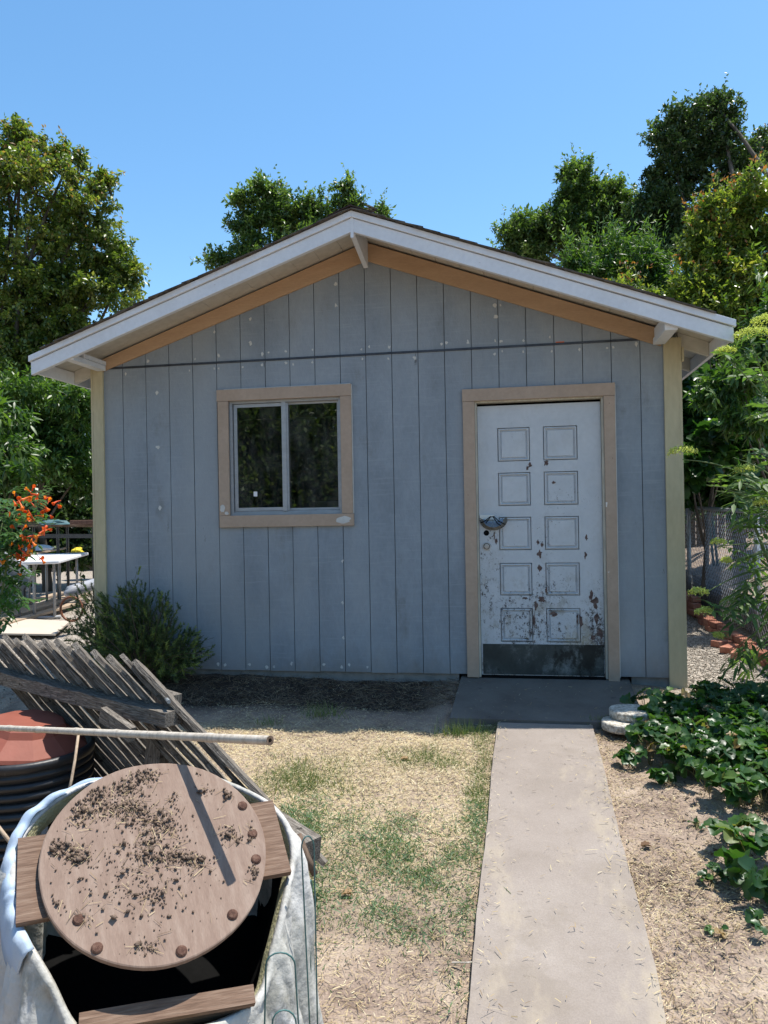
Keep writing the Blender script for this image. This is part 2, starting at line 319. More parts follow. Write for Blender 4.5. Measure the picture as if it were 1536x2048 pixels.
# leaf templates: x across, y along, z normal
LEAF4 = (np.array([(0, 0, 0), (.5, .45, .12), (0, 1, 0), (-.5, .45, .12)]), np.array([(0, 1, 2), (0, 2, 3)]))
LANCE = (np.array([(0, 0, 0), (.5, .3, .1), (0, .35, -.02), (-.5, .3, .1), (.36, .7, -.02), (0, .72, -.10), (-.36, .7, -.02), (0, 1, -.3)]),
         np.array([(0, 1, 2), (0, 2, 3), (1, 4, 5), (1, 5, 2), (3, 2, 5), (3, 5, 6), (4, 7, 5), (6, 5, 7)]))
def round_leaf():
    V = [(0, 0, 0)]; N = 17
    for i in range(N):
        t = math.pi*(-.5+.02)+(2*math.pi-.04)*i/(N-1); r = .5*(1+.16*(i % 2)); x = r*math.cos(t)*.95; y = .5+r*math.sin(t)
        V.append((x, max(y, 0.0), .42*abs(x)+.05*(i % 2)-.22*y*y))
    V.append((0, .55, -.02)); V = np.array(V, float)
    return V, np.array([(N+1, i, i+1) for i in range(1, N)])
ROUND = round_leaf()
BLADE = (np.array([(-.5, 0, 0), (.5, 0, 0), (.35, .5, .08), (-.35, .5, .08), (0, 1, .3)]), np.array([(0, 1, 2), (0, 2, 3), (3, 2, 4)]))
STRAW = (np.array([(-.5, -.5, 0), (.5, -.5, 0), (.5, 0, .02), (-.5, 0, .02), (.4, .5, 0), (-.4, .5, 0)]), np.array([(0, 1, 2), (0, 2, 3), (3, 2, 4), (3, 4, 5)]))
OCTA = (np.array([(1, 0, 0), (0, 1, 0), (-1, 0, 0), (0, -1, 0), (0, 0, .7), (0, 0, -.5)])*.5, np.array([(0, 1, 4), (1, 2, 4), (2, 3, 4), (3, 0, 4), (1, 0, 5), (2, 1, 5), (3, 2, 5), (0, 3, 5)]))
def inst(T, P, D, N, L, Wd, rnd, thick=None):
    """instance template T at points P, axis D, normal hint N, length L, width Wd"""
    V0, F0 = T; P = np.asarray(P, float); n = len(P); D = unit(np.asarray(D, float)); X = unit(np.cross(D, N)); Z = np.cross(X, D)
    L = np.broadcast_to(L, n)[:, None, None]; Wd = np.broadcast_to(Wd, n)[:, None, None]
    th = L if thick is None else np.broadcast_to(thick, n)[:, None, None]
    V = P[:, None]+V0[None, :, 0:1]*X[:, None]*Wd+V0[None, :, 1:2]*D[:, None]*L+V0[None, :, 2:3]*Z[:, None]*(Wd if thick is None else th)
    F = (F0[None]+np.arange(n)[:, None, None]*len(V0)).reshape(-1, 3)
    return V.reshape(-1, 3), F, np.repeat(np.broadcast_to(rnd, n), len(F0))
class FO:
    """foliage accumulator"""
    def __init__(s): s.V = []; s.F = []; s.R = []; s.k = 0
    def add(s, *a, **k):
        V, F, R = inst(*a, **k); s.V.append(V); s.F.append(F+s.k); s.R.append(R); s.k += len(V); return s
    def build(s, name, material, parent=None):
        me, c = meshnp(name, np.concatenate(s.V), np.concatenate(s.F), np.concatenate(s.R)); return link(name, me, material, parent, c)
def rdir(n): return unit(rng.normal(size=(n, 3)))

# ------------------------------------------------------------------ ground
def sm(x, a, b):
    t = np.clip((x-a)/(b-a), 0, 1); return t*t*(3-2*t)
def vnoise(x, y, s, seed=0):
    x = np.asarray(x)*s; y = np.asarray(y)*s; xi = np.floor(x).astype(np.int64); yi = np.floor(y).astype(np.int64); fx = x-xi; fy = y-yi; fx = fx*fx*(3-2*fx); fy = fy*fy*(3-2*fy)
    def h(a, b):
        q = (a*374761393+b*668265263+seed*974711) & 0xffffffff; q = ((q ^ (q >> 13))*1274126177) & 0xffffffff; return ((q ^ (q >> 16)) & 0xffff)/65535.
    return (h(xi, yi)*(1-fx)+h(xi+1, yi)*fx)*(1-fy)+(h(xi, yi+1)*(1-fx)+h(xi+1, yi+1)*fx)*fy
def gbase(x, y):
    x = np.asarray(x, float); y = np.asarray(y, float)
    z = np.where(y < 0, .1*np.maximum(y, -4.5)+.02*np.minimum(y+4.5, 0)*(y > -60), 0.)
    z = np.where(y < -60, -.45-.02*55.5, z); z = z-.03
    return z+.02*np.clip(y, 0, 6)*sm(x, 1.2, 2.2)
def gz(x, y):
    x = np.asarray(x, float); y = np.asarray(y, float); near = (np.abs(x) < 12) & (np.abs(y) < 14)
    n = (vnoise(x, y, 2.2, 1)-.5)*.04+(vnoise(x, y, 7, 2)-.5)*.022+(vnoise(x, y, 23, 3)-.5)*.010
    flat = 1-np.maximum(sm(x, -.75, -.48)*sm(-x, -1.05, -.78)*sm(y, -1.15, -.8), sm(x, -.42, -.2)*sm(-x, -.68, -.46))*.75
    bed = -.045*np.exp(-((y+.42)/.22)**2)*sm(x, -3.4, -2.6)*sm(-x, .45, .75)   # hollow dug along the wall
    bed = bed+.03*np.exp(-((y+.75)/.12)**2)*sm(x, -2.6, -1.8)*sm(-x, .55, .9)*vnoise(x, y, 3, 5)
    return gbase(x, y)+np.where(near, n*flat+bed, 0)
def axis(lo, hi, fine, a, b, grow=1.35):
    c = list(np.arange(a, b+1e-6, fine)); st = fine; x = b
    while x < hi: st *= grow; x += st; c.append(min(x, hi))
    st = fine; x = a; pre = []
    while x > lo: st *= grow; x -= st; pre.append(max(x, lo))
    return np.array(pre[::-1]+c)
gx = axis(-500, 500, .03, -4.4, 2.6); gy = axis(-300, 900, .03, -4.7, 1.6)
GX, GY = np.meshgrid(gx, gy); GZ = gz(GX, GY); nx, ny = len(gx), len(gy)
idx = np.arange(nx*ny).reshape(ny, nx)
F = np.stack([idx[:-1, :-1], idx[:-1, 1:], idx[1:, 1:], idx[1:, :-1]], -1).reshape(-1, 4)
V = np.stack([GX, GY, GZ], -1).reshape(-1, 3)
me, _ = meshnp('ground', V, F, centre=False, smooth=True)
wet_shade = sm(GY, -.95, -.45)*sm(GX, -3.3, -2.7)*sm(-GX, .45, .8)*(GY < .2)  # damp soil along the wall, darkened further to deepen the shade there
grav = np.maximum(sm(GX, .95, 1.15)*sm(GY, -.55, -.1), sm(-GX, 3.5, 3.8)*sm(GY, -.6, .4))*(GY < 14)
greens = [(-.52, -1.45, .24, .11), (-1.15, -1.75, .25, .22), (-.23, -1.9, .06, 1.0), (-.75, -2.35, .36, .22), (-.42, -2.5, .26, .28), (-.85, -2.75, .28, .22), (-.5, -2.9, .18, .12), (-1.1, -2.35, .2, .3), (-.30, -.98, .14, .05), (-1.0, -3.0, .2, .2)]
def greenmask(x, y):
    g = np.zeros_like(np.asarray(x, float))
    for cx, cy, rx, ry in greens: g = np.maximum(g, np.exp(-(((x-cx)/rx)**2+((y-cy)/ry)**2)*1.1))
    return np.clip(g*(.1+1.25*vnoise(x, y, 7, 9)*(.4+.9*vnoise(x, y, 17, 19))), 0, 1)
strawm = sm(-GX, .05, .3)*sm(-GY, .85, 1.15)*sm(GY, -3.0, -2.0)*(.5+.8*vnoise(GX, GY, 1.7, 12))
for nm, arr in (('wet_shade', wet_shade), ('gravel', grav), ('strawy', np.clip(strawm, 0, 1)), ('greeny', greenmask(GX, GY))):
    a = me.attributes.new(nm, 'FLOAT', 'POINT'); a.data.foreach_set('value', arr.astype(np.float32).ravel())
G = mat('ground_soil', [(.15, .108, .082), (.25, .188, .145), (.31, .24, .183), (.4, .32, .245)], 5, rough=.95, bump=.9, bscale=70, bdist=.012, fine=(120, .22))
def att(nm): return lambda n, l: (lambda a: a.outputs['Fac'])((lambda a: (setattr(a, 'attribute_name', nm), a)[1])(n.new('ShaderNodeAttribute')))
over(G, (.44, .35, .2), lambda n, l: mnode(n, l, 'MULTIPLY', att('strawy')(n, l), step(n, l, noise(n, l, 40, (1, 1, 1), 6, .75), .42, .6)))
over(G, (.12, .13, .06), lambda n, l: mnode(n, l, 'MULTIPLY', att('greeny')(n, l), .45))
over(G, (.035, .025, .02), lambda n, l: mnode(n, l, 'MULTIPLY', att('wet_shade')(n, l), step(n, l, noise(n, l, 5, (1, 1, 1), 5, .6), .25, .55, .7, .97)))
n = G.node_tree.nodes; l = G.node_tree.links
vo = n.new('ShaderNodeTexVoronoi'); vo.inputs['Scale'].default_value = 62; gg = n.new('ShaderNodeNewGeometry'); l.new(gg.outputs['Position'], vo.inputs['Vector'])
vr = n.new('ShaderNodeValToRGB'); e = vr.color_ramp.elements; e[0].color = (.15, .12, .095, 1); e[1].color = (.46, .41, .35, 1); e.new(.5).color = (.3, .26, .215, 1)
sp = n.new('ShaderNodeSeparateColor'); l.new(vo.outputs['Color'], sp.inputs[0]); l.new(sp.outputs[0], vr.inputs[0])
over(G, vr.outputs[0], att('gravel'))
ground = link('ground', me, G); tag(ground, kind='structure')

# path and landing
def slab(name, pts, z_of, th, material):
    V = [(x, y, z_of(x, y)) for x, y in pts]+[(x, y, z_of(x, y)-th) for x, y in pts]; k = len(pts)
    mb = MB().add(V, [tuple(range(k)), tuple(range(2*k-1, k-1, -1))]+[(i, i+k, (i+1) % k+k, (i+1) % k) for i in range(k)])
    o = mb.build(name, material); tag(o, kind='structure'); return o
L = [(-.16-.012*(-y-1)+.003*math.sin(y*5)+.0015*math.sin(y*31), y) for y in np.arange(-9, -.92, .12)]
Rr = [(.425+.003*math.sin(y*4+1)+.0015*math.sin(y*26)-.045*math.exp(-((y+3.62)/.22)**2), y) for y in np.arange(-.94, -9, -.12)]
slab('concrete_path', (L+[(-.155, -.925), (.425, -.925)]+Rr)[::-1], lambda x, y: (.1*y if y > -4.5 else -.45+.02*(y+4.5))+.006, .09, 'concrete')
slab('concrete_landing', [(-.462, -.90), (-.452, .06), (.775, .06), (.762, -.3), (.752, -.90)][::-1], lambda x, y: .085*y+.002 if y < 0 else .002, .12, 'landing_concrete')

# ------------------------------------------------------------------ the shed
XL, XR, XC, DEP = -3.43, 1.15, -1.125, 6.2
APZ, SL, SR = 3.387, (3.387-2.497)/2.52, (3.387-2.461)/2.518     # roof plane height at ridge, slopes left/right
def roofz(x): return APZ-(SL*(XC-x) if x < XC else SR*(x-XC))
shed = empty('shed', (XC, 0, 0), 'blue grey wooden shed with tan framed window and peeling white door', 'shed')
G0 = -3.176; gro = [G0+.2032*i for i in range(-2, 23)]
seam = 2.480
fw = MB().prism([(XL+.01, .02), (XR-.01, .02), (XR-.01, roofz(XR)-.03), (XC, APZ-.05), (XL+.01, roofz(XL)-.03)], .062, .075)
WIN = (-2.27, -1.345, 1.245, 2.17); DOOR = (-.315, .625, -.01, 2.085)
# sheathing with the two openings left out
fw = MB()
def sheath(x0, x1, z0, z1=None):
    if z1 is None:
        xs = [x0]+([XC] if x0 < XC < x1 else [])+[x1]
        fw.prism([(x0, z0), (x1, z0)]+[(x, roofz(x)-.04) for x in xs[::-1]], .008, .03)
    else: fw.box(x0, x1, .008, .03, z0, z1)
sheath(XL+.01, WIN[0], .03); sheath(WIN[0], WIN[1], .03, WIN[2]); sheath(WIN[0], WIN[1], WIN[3]); sheath(WIN[1], DOOR[0], .03)
sheath(DOOR[0], DOOR[1], DOOR[3]); sheath(DOOR[1], XR-.01, .03)
fwall = fw.build('front_wall', 'groove_shade_paint', shed)
edges = sorted([XL+.02]+[g for g in gro if XL+.06 < g < XR-.06]+[XR-.03])
for i in range(len(edges)-1):
    a, b = edges[i]+.0026, edges[i+1]-.0026
    for lower in (True, False):
        z0 = .022+random.uniform(-.003, .003) if lower else seam+.004
        yf = -.012+random.uniform(-.0015, .0015); cuts = sorted({a, b}|{q for q in (WIN[0], WIN[1], DOOR[0], DOOR[1]) if a < q < b})
        if lower:
            tall, above, below = MB(), MB(), MB()
            for x0, x1 in zip(cuts[:-1], cuts[1:]):
                xm = (x0+x1)/2; hit = [o_ for o_ in (WIN, DOOR) if o_[0] < xm < o_[1]]
                if not hit: tall.box(x0, x1, yf, .007, z0, seam-.006); continue
                above.box(x0, x1, yf, .007, hit[0][3], seam-.006)
                if hit[0] is WIN: below.box(x0, x1, yf, .007, z0, WIN[2])
            for mb in (tall, above, below):
                if mb.v: mb.build('siding_board', SIDING, fwall)
        else:
            xs = [a]+([XC] if a < XC < b else [])+[b]
            if min(roofz(x) for x in xs)-.06 > z0+.01: MB().prism([(a, z0), (b, z0)]+[(x, roofz(x)-.06) for x in xs[::-1]], yf, .007).build('siding_board', SIDING, fwall)
MB().beam((XL+.09, -.013, seam-.002), (XR-.1, -.013, seam-.002), .014, .016).build('seam_flashing', 'flashing', shed)
# putty dabs over the nail heads
def dab(x, z, r):
    n_ = 9; pts = [(x+r*(.4+.9*random.random())*math.cos(t)*.8, z+r*(.4+.9*random.random())*math.sin(t)) for t in np.linspace(0, 2*math.pi, n_, endpoint=False)]
    MB().prism(pts[::-1], -.0150, -.011).build('putty_dab', 'putty', fwall)
for i in range(21):
    for s_, p in ((-1, .85), (1, .7)):
        for dz in (-.045, .045):
            if random.random() < p*.75: dab(G0+.2032*i+s_*.024+random.uniform(-.008, .008), seam+dz+random.uniform(-.01, .012), random.uniform(.008, .017))
for u, v, r in [(501, 638, .018), (501, 686, .018), (314, 786, .016), (316, 894, .02), (320, 1016, .02), (685, 1122, .016), (685, 1205, .014), (672, 569, .018), (672, 611, .016), (990, 610, .02), (1001, 597, .018), (991, 634, .02), (687, 1275, .014), (1001, 611, .012), (429, 664, .012), (997, 574, .009), (1164, 621, .008), (1222, 635, .008)]:
    P = at(u, v, Y=-.012); dab(P[0], P[2], r)
for i in range(2, 19):
    for s_ in (-1, 1):
        if random.random() < .55 and not -.45 < G0+.2032*i+s_*.03 < .76: dab(G0+.2032*i+s_*.03, .05+random.uniform(-.01, .03), random.uniform(.010, .017))
P = at(1120, 685, Y=-.012); mat('orange_mark', [(.7, .15, .05), (.8, .2, .08)], 10); MB().box(P[0]-.03, P[0]+.03, -.0165, -.0145, P[2]-.006, P[2]+.006).build('spray_mark', 'orange_mark', fwall)
# other walls
MB().box(XL+.002, XL+.03, .031, DEP, .03, roofz(XL)-.05).build('side_wall', SIDING, shed)
MB().box(XR-.03, XR-.002, .031, DEP, .03, roofz(XR)-.05).build('side_wall', SIDING, shed)
MB().prism([(XL+.03, .03), (XR-.03, .03), (XR-.03, roofz(XR)-.05), (XC, APZ-.06), (XL+.03, roofz(XL)-.05)], DEP, DEP+.03).build('back_wall', SIDING, shed)
for z in (0,):
    MB().box(XL+.03, -.47, .012, DEP, -.32, .03).build('foundation', 'foundation_concrete', shed)
    MB().box(.79, XR-.03, .012, DEP, -.32, .03).build('foundation', 'foundation_concrete', shed)
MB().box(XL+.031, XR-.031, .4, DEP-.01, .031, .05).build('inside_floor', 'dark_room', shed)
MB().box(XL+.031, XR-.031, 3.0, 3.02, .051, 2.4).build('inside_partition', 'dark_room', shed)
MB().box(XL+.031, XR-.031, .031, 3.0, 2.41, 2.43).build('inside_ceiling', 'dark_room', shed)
# corner boards
MB().box(XL, XL+.088, -.036, -.013, -.12, roofz(XL)-.075).build('corner_board', 'cream_paint', shed, bevel=.003)
MB().box(XR-.103, XR, -.036, -.013, -.095, roofz(XR)-.075).build('corner_board', 'cream_paint', shed, bevel=.003)
MB().box(XR-.001, XR+.02, -.036, .06, -.095, roofz(XR)-.075).build('corner_board', 'cream_paint', shed, bevel=.003)
MB().box(XL-.02, XL-.001, -.036, .06, -.12, roofz(XL)-.075).build('corner_board', 'cream_paint', shed, bevel=.003)
MB().box(XR+.0205, XR+.034, -.05, -.01, 2.30, 2.40).build('corner_block', 'cream_paint', shed)
# tan rake boards along the wall
for sg in (-1, 1):
    xe = -3.36 if sg < 0 else 1.03; pts = [(xe, roofz(xe)-.052), (XC, roofz(XC)-.05), (XC, roofz(XC)-.19), (xe, roofz(xe)-(.15 if sg < 0 else .175))]
    if sg < 0: pts = pts[::-1]
    MB().prism(pts, -.034, -.0135).build('rake_board', 'rake_tan', shed, bevel=.002)
# roof: deck boards, shingles, ridge caps
OV = -.53; XE0, XE1 = -3.645, 1.393
roof = MB().add([(XE0, OV+.02, roofz(XE0)-.012), (XC, OV+.02, APZ-.012), (XC, DEP+.4, APZ-.012), (XE0, DEP+.4, roofz(XE0)-.012),
                 (XE0, OV+.02, roofz(XE0)-.0), (XC, OV+.02, APZ-.0), (XC, DEP+.4, APZ), (XE0, DEP+.4, roofz(XE0))],
                [(0, 3, 2, 1), (4, 5, 6, 7), (0, 1, 5, 4), (2, 3, 7, 6), (3, 0, 4, 7)])
roof.add([(XC, OV+.02, APZ-.012), (XE1, OV+.02, roofz(XE1)-.012), (XE1, DEP+.4, roofz(XE1)-.012), (XC, DEP+.4, APZ-.012),
          (XC, OV+.02, APZ), (XE1, OV+.02, roofz(XE1)), (XE1, DEP+.4, roofz(XE1)), (XC, DEP+.4, APZ)],
         [(0, 3, 2, 1), (4, 5, 6, 7), (0, 1, 5, 4), (1, 2, 6, 5), (2, 3, 7, 6)])
roof = roof.build('roof', 'shingle', shed)
for sg, xe in ((-1, XE0), (1, XE1)):                       # painted sheathing boards seen from below
    n_ = 14; xs = [XC+(xe-XC)*i/n_ for i in range(n_+1)]
    for i in range(n_):
        a, b = xs[i], xs[i+1]; g = .0012*sg; a2, b2 = a+g, b-g
        P = [(a2, OV+.03, roofz(a)-.034), (b2, OV+.03, roofz(b)-.034), (b2, DEP+.39, roofz(b)-.034), (a2, DEP+.39, roofz(a)-.034), (a2, OV+.03, roofz(a)-.0135), (b2, OV+.03, roofz(b)-.0135), (b2, DEP+.39, roofz(b)-.0135), (a2, DEP+.39, roofz(a)-.0135)]
        if sg < 0: P = [P[k] for k in (1, 0, 3, 2, 5, 4, 7, 6)]
        MB().hexa(P).build('sheathing_board', 'soffit_paint', roof)
def shingles(side):
    mb = MB(); length = 2.56; cs = .135; n_ = int(length/cs)+1
    sl = SL if side < 0 else SR; nrm = math.hypot(1, sl)
    for i in range(n_):
        s0 = length-i*cs; y = OV-.035-random.uniform(0, .015)
        while y < DEP+.4:
            wd = random.uniform(.22, .34); j = random.uniform(-.006, .006); s1 = s0-.20; lift = random.uniform(.007, .018)
            def pt(s, yy, h):
                s = max(s, 0.0)
                x = XC+side*s/nrm; return (x+side*h*sl/nrm, yy, APZ-sl*s/nrm+h/nrm)
            y1 = min(y+wd-.006, DEP+.42)
            P = [pt(s0+j, y, lift-.006), pt(s0+j, y1, lift-.006), pt(s1, y1, .001), pt(s1, y, .001), pt(s0+j, y, lift+.004), pt(s0+j, y1, lift+.004), pt(s1, y1, .008), pt(s1, y, .008)]
            if side < 0: mb.hexa([P[k] for k in (1, 0, 3, 2, 5, 4, 7, 6)])
            else: mb.hexa(P)
            y += wd
    o = mb.build('shingle_course', 'shingle', roof); tag(o, kind='stuff')
shingles(-1); shingles(1)
y = OV-.045; k = 0
while y < DEP+.4:
    cap = MB(); hw = .16; t0 = .03+.008*(k % 2); 
    for sg in (-1, 1):
        sl = SL if sg < 0 else SR
        P = [(XC, y, APZ+t0-.010), (XC+sg*hw, y, APZ-sl*hw+t0-.014), (XC+sg*hw, y+.2, APZ-sl*hw+t0-.024), (XC, y+.2, APZ+t0-.02), (XC, y, APZ+t0), (XC+sg*hw, y, APZ-sl*hw+t0-.006), (XC+sg*hw, y+.2, APZ-sl*hw+t0-.012), (XC, y+.2, APZ+t0-.010)]
        cap.hexa(P if sg > 0 else [P[q] for q in (1, 0, 3, 2, 5, 4, 7, 6)])
    cap.build('ridge_cap', 'shingle_cap', roof); y += .145; k += 1
# white barge boards in front
for sg, xe in ((-1, XE0), (1, XE1)):
    def strip(t, b, y0, y1, name, mtl, e=0):
        pts = [(xe+e, roofz(xe)-t), (XC, APZ-t), (XC, APZ-b), (xe+e, roofz(xe)-b)]
        if sg < 0: pts = pts[::-1]
        MB().prism(pts, y0, y1).build(name, mtl, shed, bevel=.002)
    strip(.002, .046, OV-.018, OV+.0195, 'barge_trim', WH, sg*.012)
    strip(.050, .146, OV-.002, OV+.0195+.018, 'barge_board', WH)
MB().box(XC-.009, XC+.013, OV-.006, OV-.0025, APZ-.19, APZ-.046).build('ridge_strip', WH, shed)
MB().add([(XC-.018, OV+.02, APZ-.165), (XC+.018, OV+.02, APZ-.165), (XC+.018, -.036, APZ-.25), (XC-.018, -.036, APZ-.25), (XC-.018, OV+.04, APZ-.0355), (XC+.018, OV+.04, APZ-.0355), (XC+.018, -.036, APZ-.0355), (XC-.018, -.036, APZ-.0355)],
         [(0, 3, 2, 1), (4, 5, 6, 7), (0, 1, 5, 4), (1, 2, 6, 5), (2, 3, 7, 6), (3, 0, 4, 7)]).build('ridge_beam', WH, shed, bevel=.002)
# lookout beams at the two corners
MB().box(-3.385, -3.31, -.50, -.037, 2.455, 2.497).build('lookout_beam', WH, shed, bevel=.003)
MB().box(-3.37, -3.305, -.36, -.037, 2.4985, 2.532).build('lookout_beam', WH, shed, bevel=.003)
MB().box(.975, 1.058, -.49, -.037, 2.428, 2.475).build('lookout_beam', WH, shed, bevel=.003)
MB().box(.985, 1.062, -.47, -.037, 2.4765, roofz(1.06)-.037).build('lookout_beam', WH, shed, bevel=.003)
# rafter tails and eave boards
for sg, xw, xe in ((1, XR+.003, XE1-.03), (-1, XL-.003, XE0+.03)):
    y = .0
    while y < DEP:
        a, b = xw, xe
        mb = MB(); y0, y1 = y, y+.04
        mb.prism([(a, roofz(a)-.135), (b, roofz(b)-.135), (b, roofz(b)-.036), (a, roofz(a)-.036)] if sg > 0 else [(b, roofz(b)-.135), (a, roofz(a)-.135), (a, roofz(a)-.036), (b, roofz(b)-.036)], y0, y1)
        mb.build('rafter_tail', 'soffit_paint', shed); y += .61
    a, b = (xe+.002, xe+.028) if sg > 0 else (xe-.028, xe-.002)
    MB().box(a, b, OV+.04, DEP+.38, roofz(xe)-.14, roofz(xe+sg*.028)-.036).build('eave_board', WH, shed)

# window
win = MB(); a, b, c, d = -2.265, -1.35, 1.25, 2.165
def ring(mb, x0, x1, z0, z1, t, y0, y1, tb=None):
    tb = tb or t
    mb.box(x0, x0+t, y0, y1, z0, z1); mb.box(x1-t, x1, y0, y1, z0, z1); mb.box(x0+t, x1-t, y0, y1, z1-t, z1); mb.box(x0+t, x1-t, y0, y1, z0, z0+tb); return mb
win = ring(MB(), a, b, c, d, .022, .0, .05); win.box(a+.022, b-.022, .02, .05, c+.022, c+.034)
win = win.build('window', 'alu', shed)
ring(MB(), a+.03, -1.785, c+.036, d-.026, .026, .014, .03).build('sash', 'alu', win)
ring(MB(), -1.83, b-.024, c+.036, d-.024, .017, .034, .046).build('sash', 'alu', win)
MB().box(-1.836, -1.80, .004, .0135, c+.03, d-.022).build('meeting_rail', 'alu', win, bevel=.002)
MB().box(a+.056, -1.811, .020, .023, c+.062, d-.052).build('pane', 'window_glass', win)
MB().box(-1.813, b-.041, .038, .041, c+.053, d-.041).build('pane', 'window_glass', win)
tw = .094
MB().box(-2.358, -1.26, -.036, -.0135, 2.163, 2.255).build('window_trim', 'trim_tan', win, bevel=.002)
MB().box(-2.352, -1.256, -.036, -.0135, 1.158, 1.252).build('window_trim', 'trim_tan', win, bevel=.002)
MB().box(-2.352, -2.352+.087, -.035, -.0135, 1.254, 2.161).build('window_trim', 'trim_tan', win, bevel=.002)
MB().box(-1.262-.087, -1.262, -.035, -.0135, 1.254, 2.161).build('window_trim', 'trim_tan', win, bevel=.002)
MB().box(-1.2605, -1.2555, -.03, -.0135, 1.254, 2.25).build('caulk_line', 'putty', win)
MB().box(-2.30, -1.27, -.026, -.0135, 2.2565, 2.2605).build('caulk_line', 'putty', win)
for cx, cz, rx, rz in [(-1.335, 1.205, .065, .03), (-2.325, 1.31, .022, .035), (-2.29, 1.27, .018, .016)]:
    pts = [(cx+rx*(.65+.45*random.random())*math.cos(t), cz+rz*(.65+.45*random.random())*math.sin(t)) for t in np.linspace(0, 2*math.pi, 17, endpoint=False)]
    MB().prism(pts[::-1], -.0385, -.036).build('filler_patch', 'putty', win)
P = at(511, 988, Y=.019); MB().box(P[0]-.015, P[0]+.015, .0185, .0195, P[2]-.019, P[2]+.019).build('sticker', 'bag_print', win)

mat('bare_primer', [(.05, .035, .035), (.12, .075, .065), (.2, .15, .13)], 40, rough=.8)
# door
door = MB(); lx0, lx1, ly0, ly1 = -.298, .606, .030, .068
cols = [(-.150, .090), (.188, .437)]; rows = [(1.622, 1.876), (1.287, 1.538), (.953, 1.203), (.612, .857), (.262, .517)]
cs = [lx0, cols[0][0], cols[0][1], cols[1][0], cols[1][1], lx1]; rs = [.012]
for r_ in rows[::-1]: rs += [r_[0], r_[1]]
rs.append(2.045)
for i in range(5):
    for j in range(len(rs)-1):
        if i in (1, 3) and j % 2 == 1: door.box(cs[i], cs[i+1], ly0+.03, ly1, rs[j], rs[j+1])
        elif i in (0, 2, 4): continue
        else: door.box(cs[i], cs[i+1], ly0, ly1, rs[j], rs[j+1])
for i in (0, 2, 4): door.box(cs[i], cs[i+1], ly0, ly1, rs[0], rs[-1])
door = door.build('door', DP, shed)
for cx0, cx1 in cols:
    for r0, r1 in rows:
        e_ = .0045; mb = MB()
        x0, x1, z0, z1 = cx0+e_, cx1-e_, r0+e_, r1-e_
        def rc(x0, x1, z0, z1, y): return [(x0, y, z0), (x1, y, z0), (x1, y, z1), (x0, y, z1)]
        lv = [rc(x0, x1, z0, z1, ly0+.029), rc(x0+.002, x1-.002, z0+.002, z1-.002, ly0+.001), rc(x0+.010, x1-.010, z0+.010, z1-.010, ly0-.003), rc(x0+.021, x1-.021, z0+.021, z1-.021, ly0+.013), rc(x0+.0235, x1-.0235, z0+.0235, z1-.0235, ly0+.013), rc(x0+.027, x1-.027, z0+.027, z1-.027, ly0+.002)]
        V = sum(lv, []); Fq = []
        for k in range(len(lv)-1):
            for j in range(4): Fq.append((k*4+j, k*4+(j+1) % 4, k*4+4+(j+1) % 4, k*4+4+j))
        Fq.append(tuple(range(len(V)-4, len(V)))); mb.add(V, Fq).build('door_panel', DP, door)
MB().box(lx0+.012, lx1-.006, ly0-.004, ly0-.001, .018, .246).build('kick_plate', KP, door)
dj = MB().box(-.314, -.3005, -.01, .07, .003, 2.085).box(.6085, .624, -.01, .07, .003, 2.085).box(-.3, .608, -.01, .07, 2.066, 2.085)
dj.build('door_jamb', 'jamb_paint', shed)
MB().box(-.30, .608, -.012, .10, -.02, .010).build('door_sill', 'black', shed)
MB().box(-.31, .62, .069, .08, .01, 2.066).build('door_backing', 'black', shed)
MB().box(-.405, .705, -.040, -.0135, 2.078, 2.170).build('door_trim', 'trim_tan', shed, bevel=.002)
MB().box(-.403, -.3145, -.038, -.0135, .004, 2.076).build('door_trim', 'trim_tan', shed, bevel=.002)
MB().box(.6245, .703, -.038, -.0135, -.02, 2.076).build('door_trim', 'trim_tan', shed, bevel=.002)
MB().box(.7035, .7085, -.03, -.0135, .02, 2.16).build('caulk_line', 'putty', shed)
# dead bolt, bore hole, latch plate
def disc_y(name, x, z, r, y0, y1, mtl, parent, n_=20):
    pts = [(x+r*math.cos(t), z+r*math.sin(t)) for t in np.linspace(0, 2*math.pi, n_, endpoint=False)]
    return MB().prism(pts, y0, y1).build(name, mtl, parent, bevel=.0015)
db = disc_y('dead_bolt', -.244, .985, .030, ly0-.008, ly0+.001, 'steel', door); disc_y('bolt_ring', -.244, .985, .0235, ly0-.012, ly0-.0085, 'black', door); disc_y('bolt_cylinder', -.244, .985, .019, ly0-.020, ly0-.0125, 'steel', door)
disc_y('key_way', -.244, .985, .012, ly0-.024, ly0-.0205, 'steel', door)
for u, v, ru, rv in [(1060, 929, 4, 6), (1055, 936, 3, 5), (1092, 925, 5, 9), (1080, 1107, 6, 9), (1076, 1085, 3, 6), (1084, 1090, 3, 4), (1079, 1136, 5, 7), (1107, 965, 4, 3), (1173, 1075, 3, 6), (1171, 1110, 3, 9), (1190, 1205, 8, 12), (1194, 1235, 5, 16), (1182, 1192, 4, 14), (1083, 1199, 9, 7), (1160, 1240, 9, 16), (1068, 1240, 4, 16), (1094, 1180, 4, 9), (992, 1082, 3, 7), (1050, 1196, 6, 3), (1109, 1228, 10, 5), (1072, 1210, 4, 12), (1200, 1265, 7, 14), (1186, 1275, 6, 8)]:
    P = at(u, v, Y=ly0-.001); k_ = .0038; pts = [(P[0]+ru*k_*random.uniform(.35, 1.2)*math.cos(t), P[2]+rv*k_*random.uniform(.35, 1.2)*math.sin(t)) for t in np.linspace(0, 2*math.pi, 15, endpoint=False)]
    MB().prism(pts[::-1] if False else pts, ly0-.0012, ly0+.0004).build('bare_patch', 'bare_primer', door)
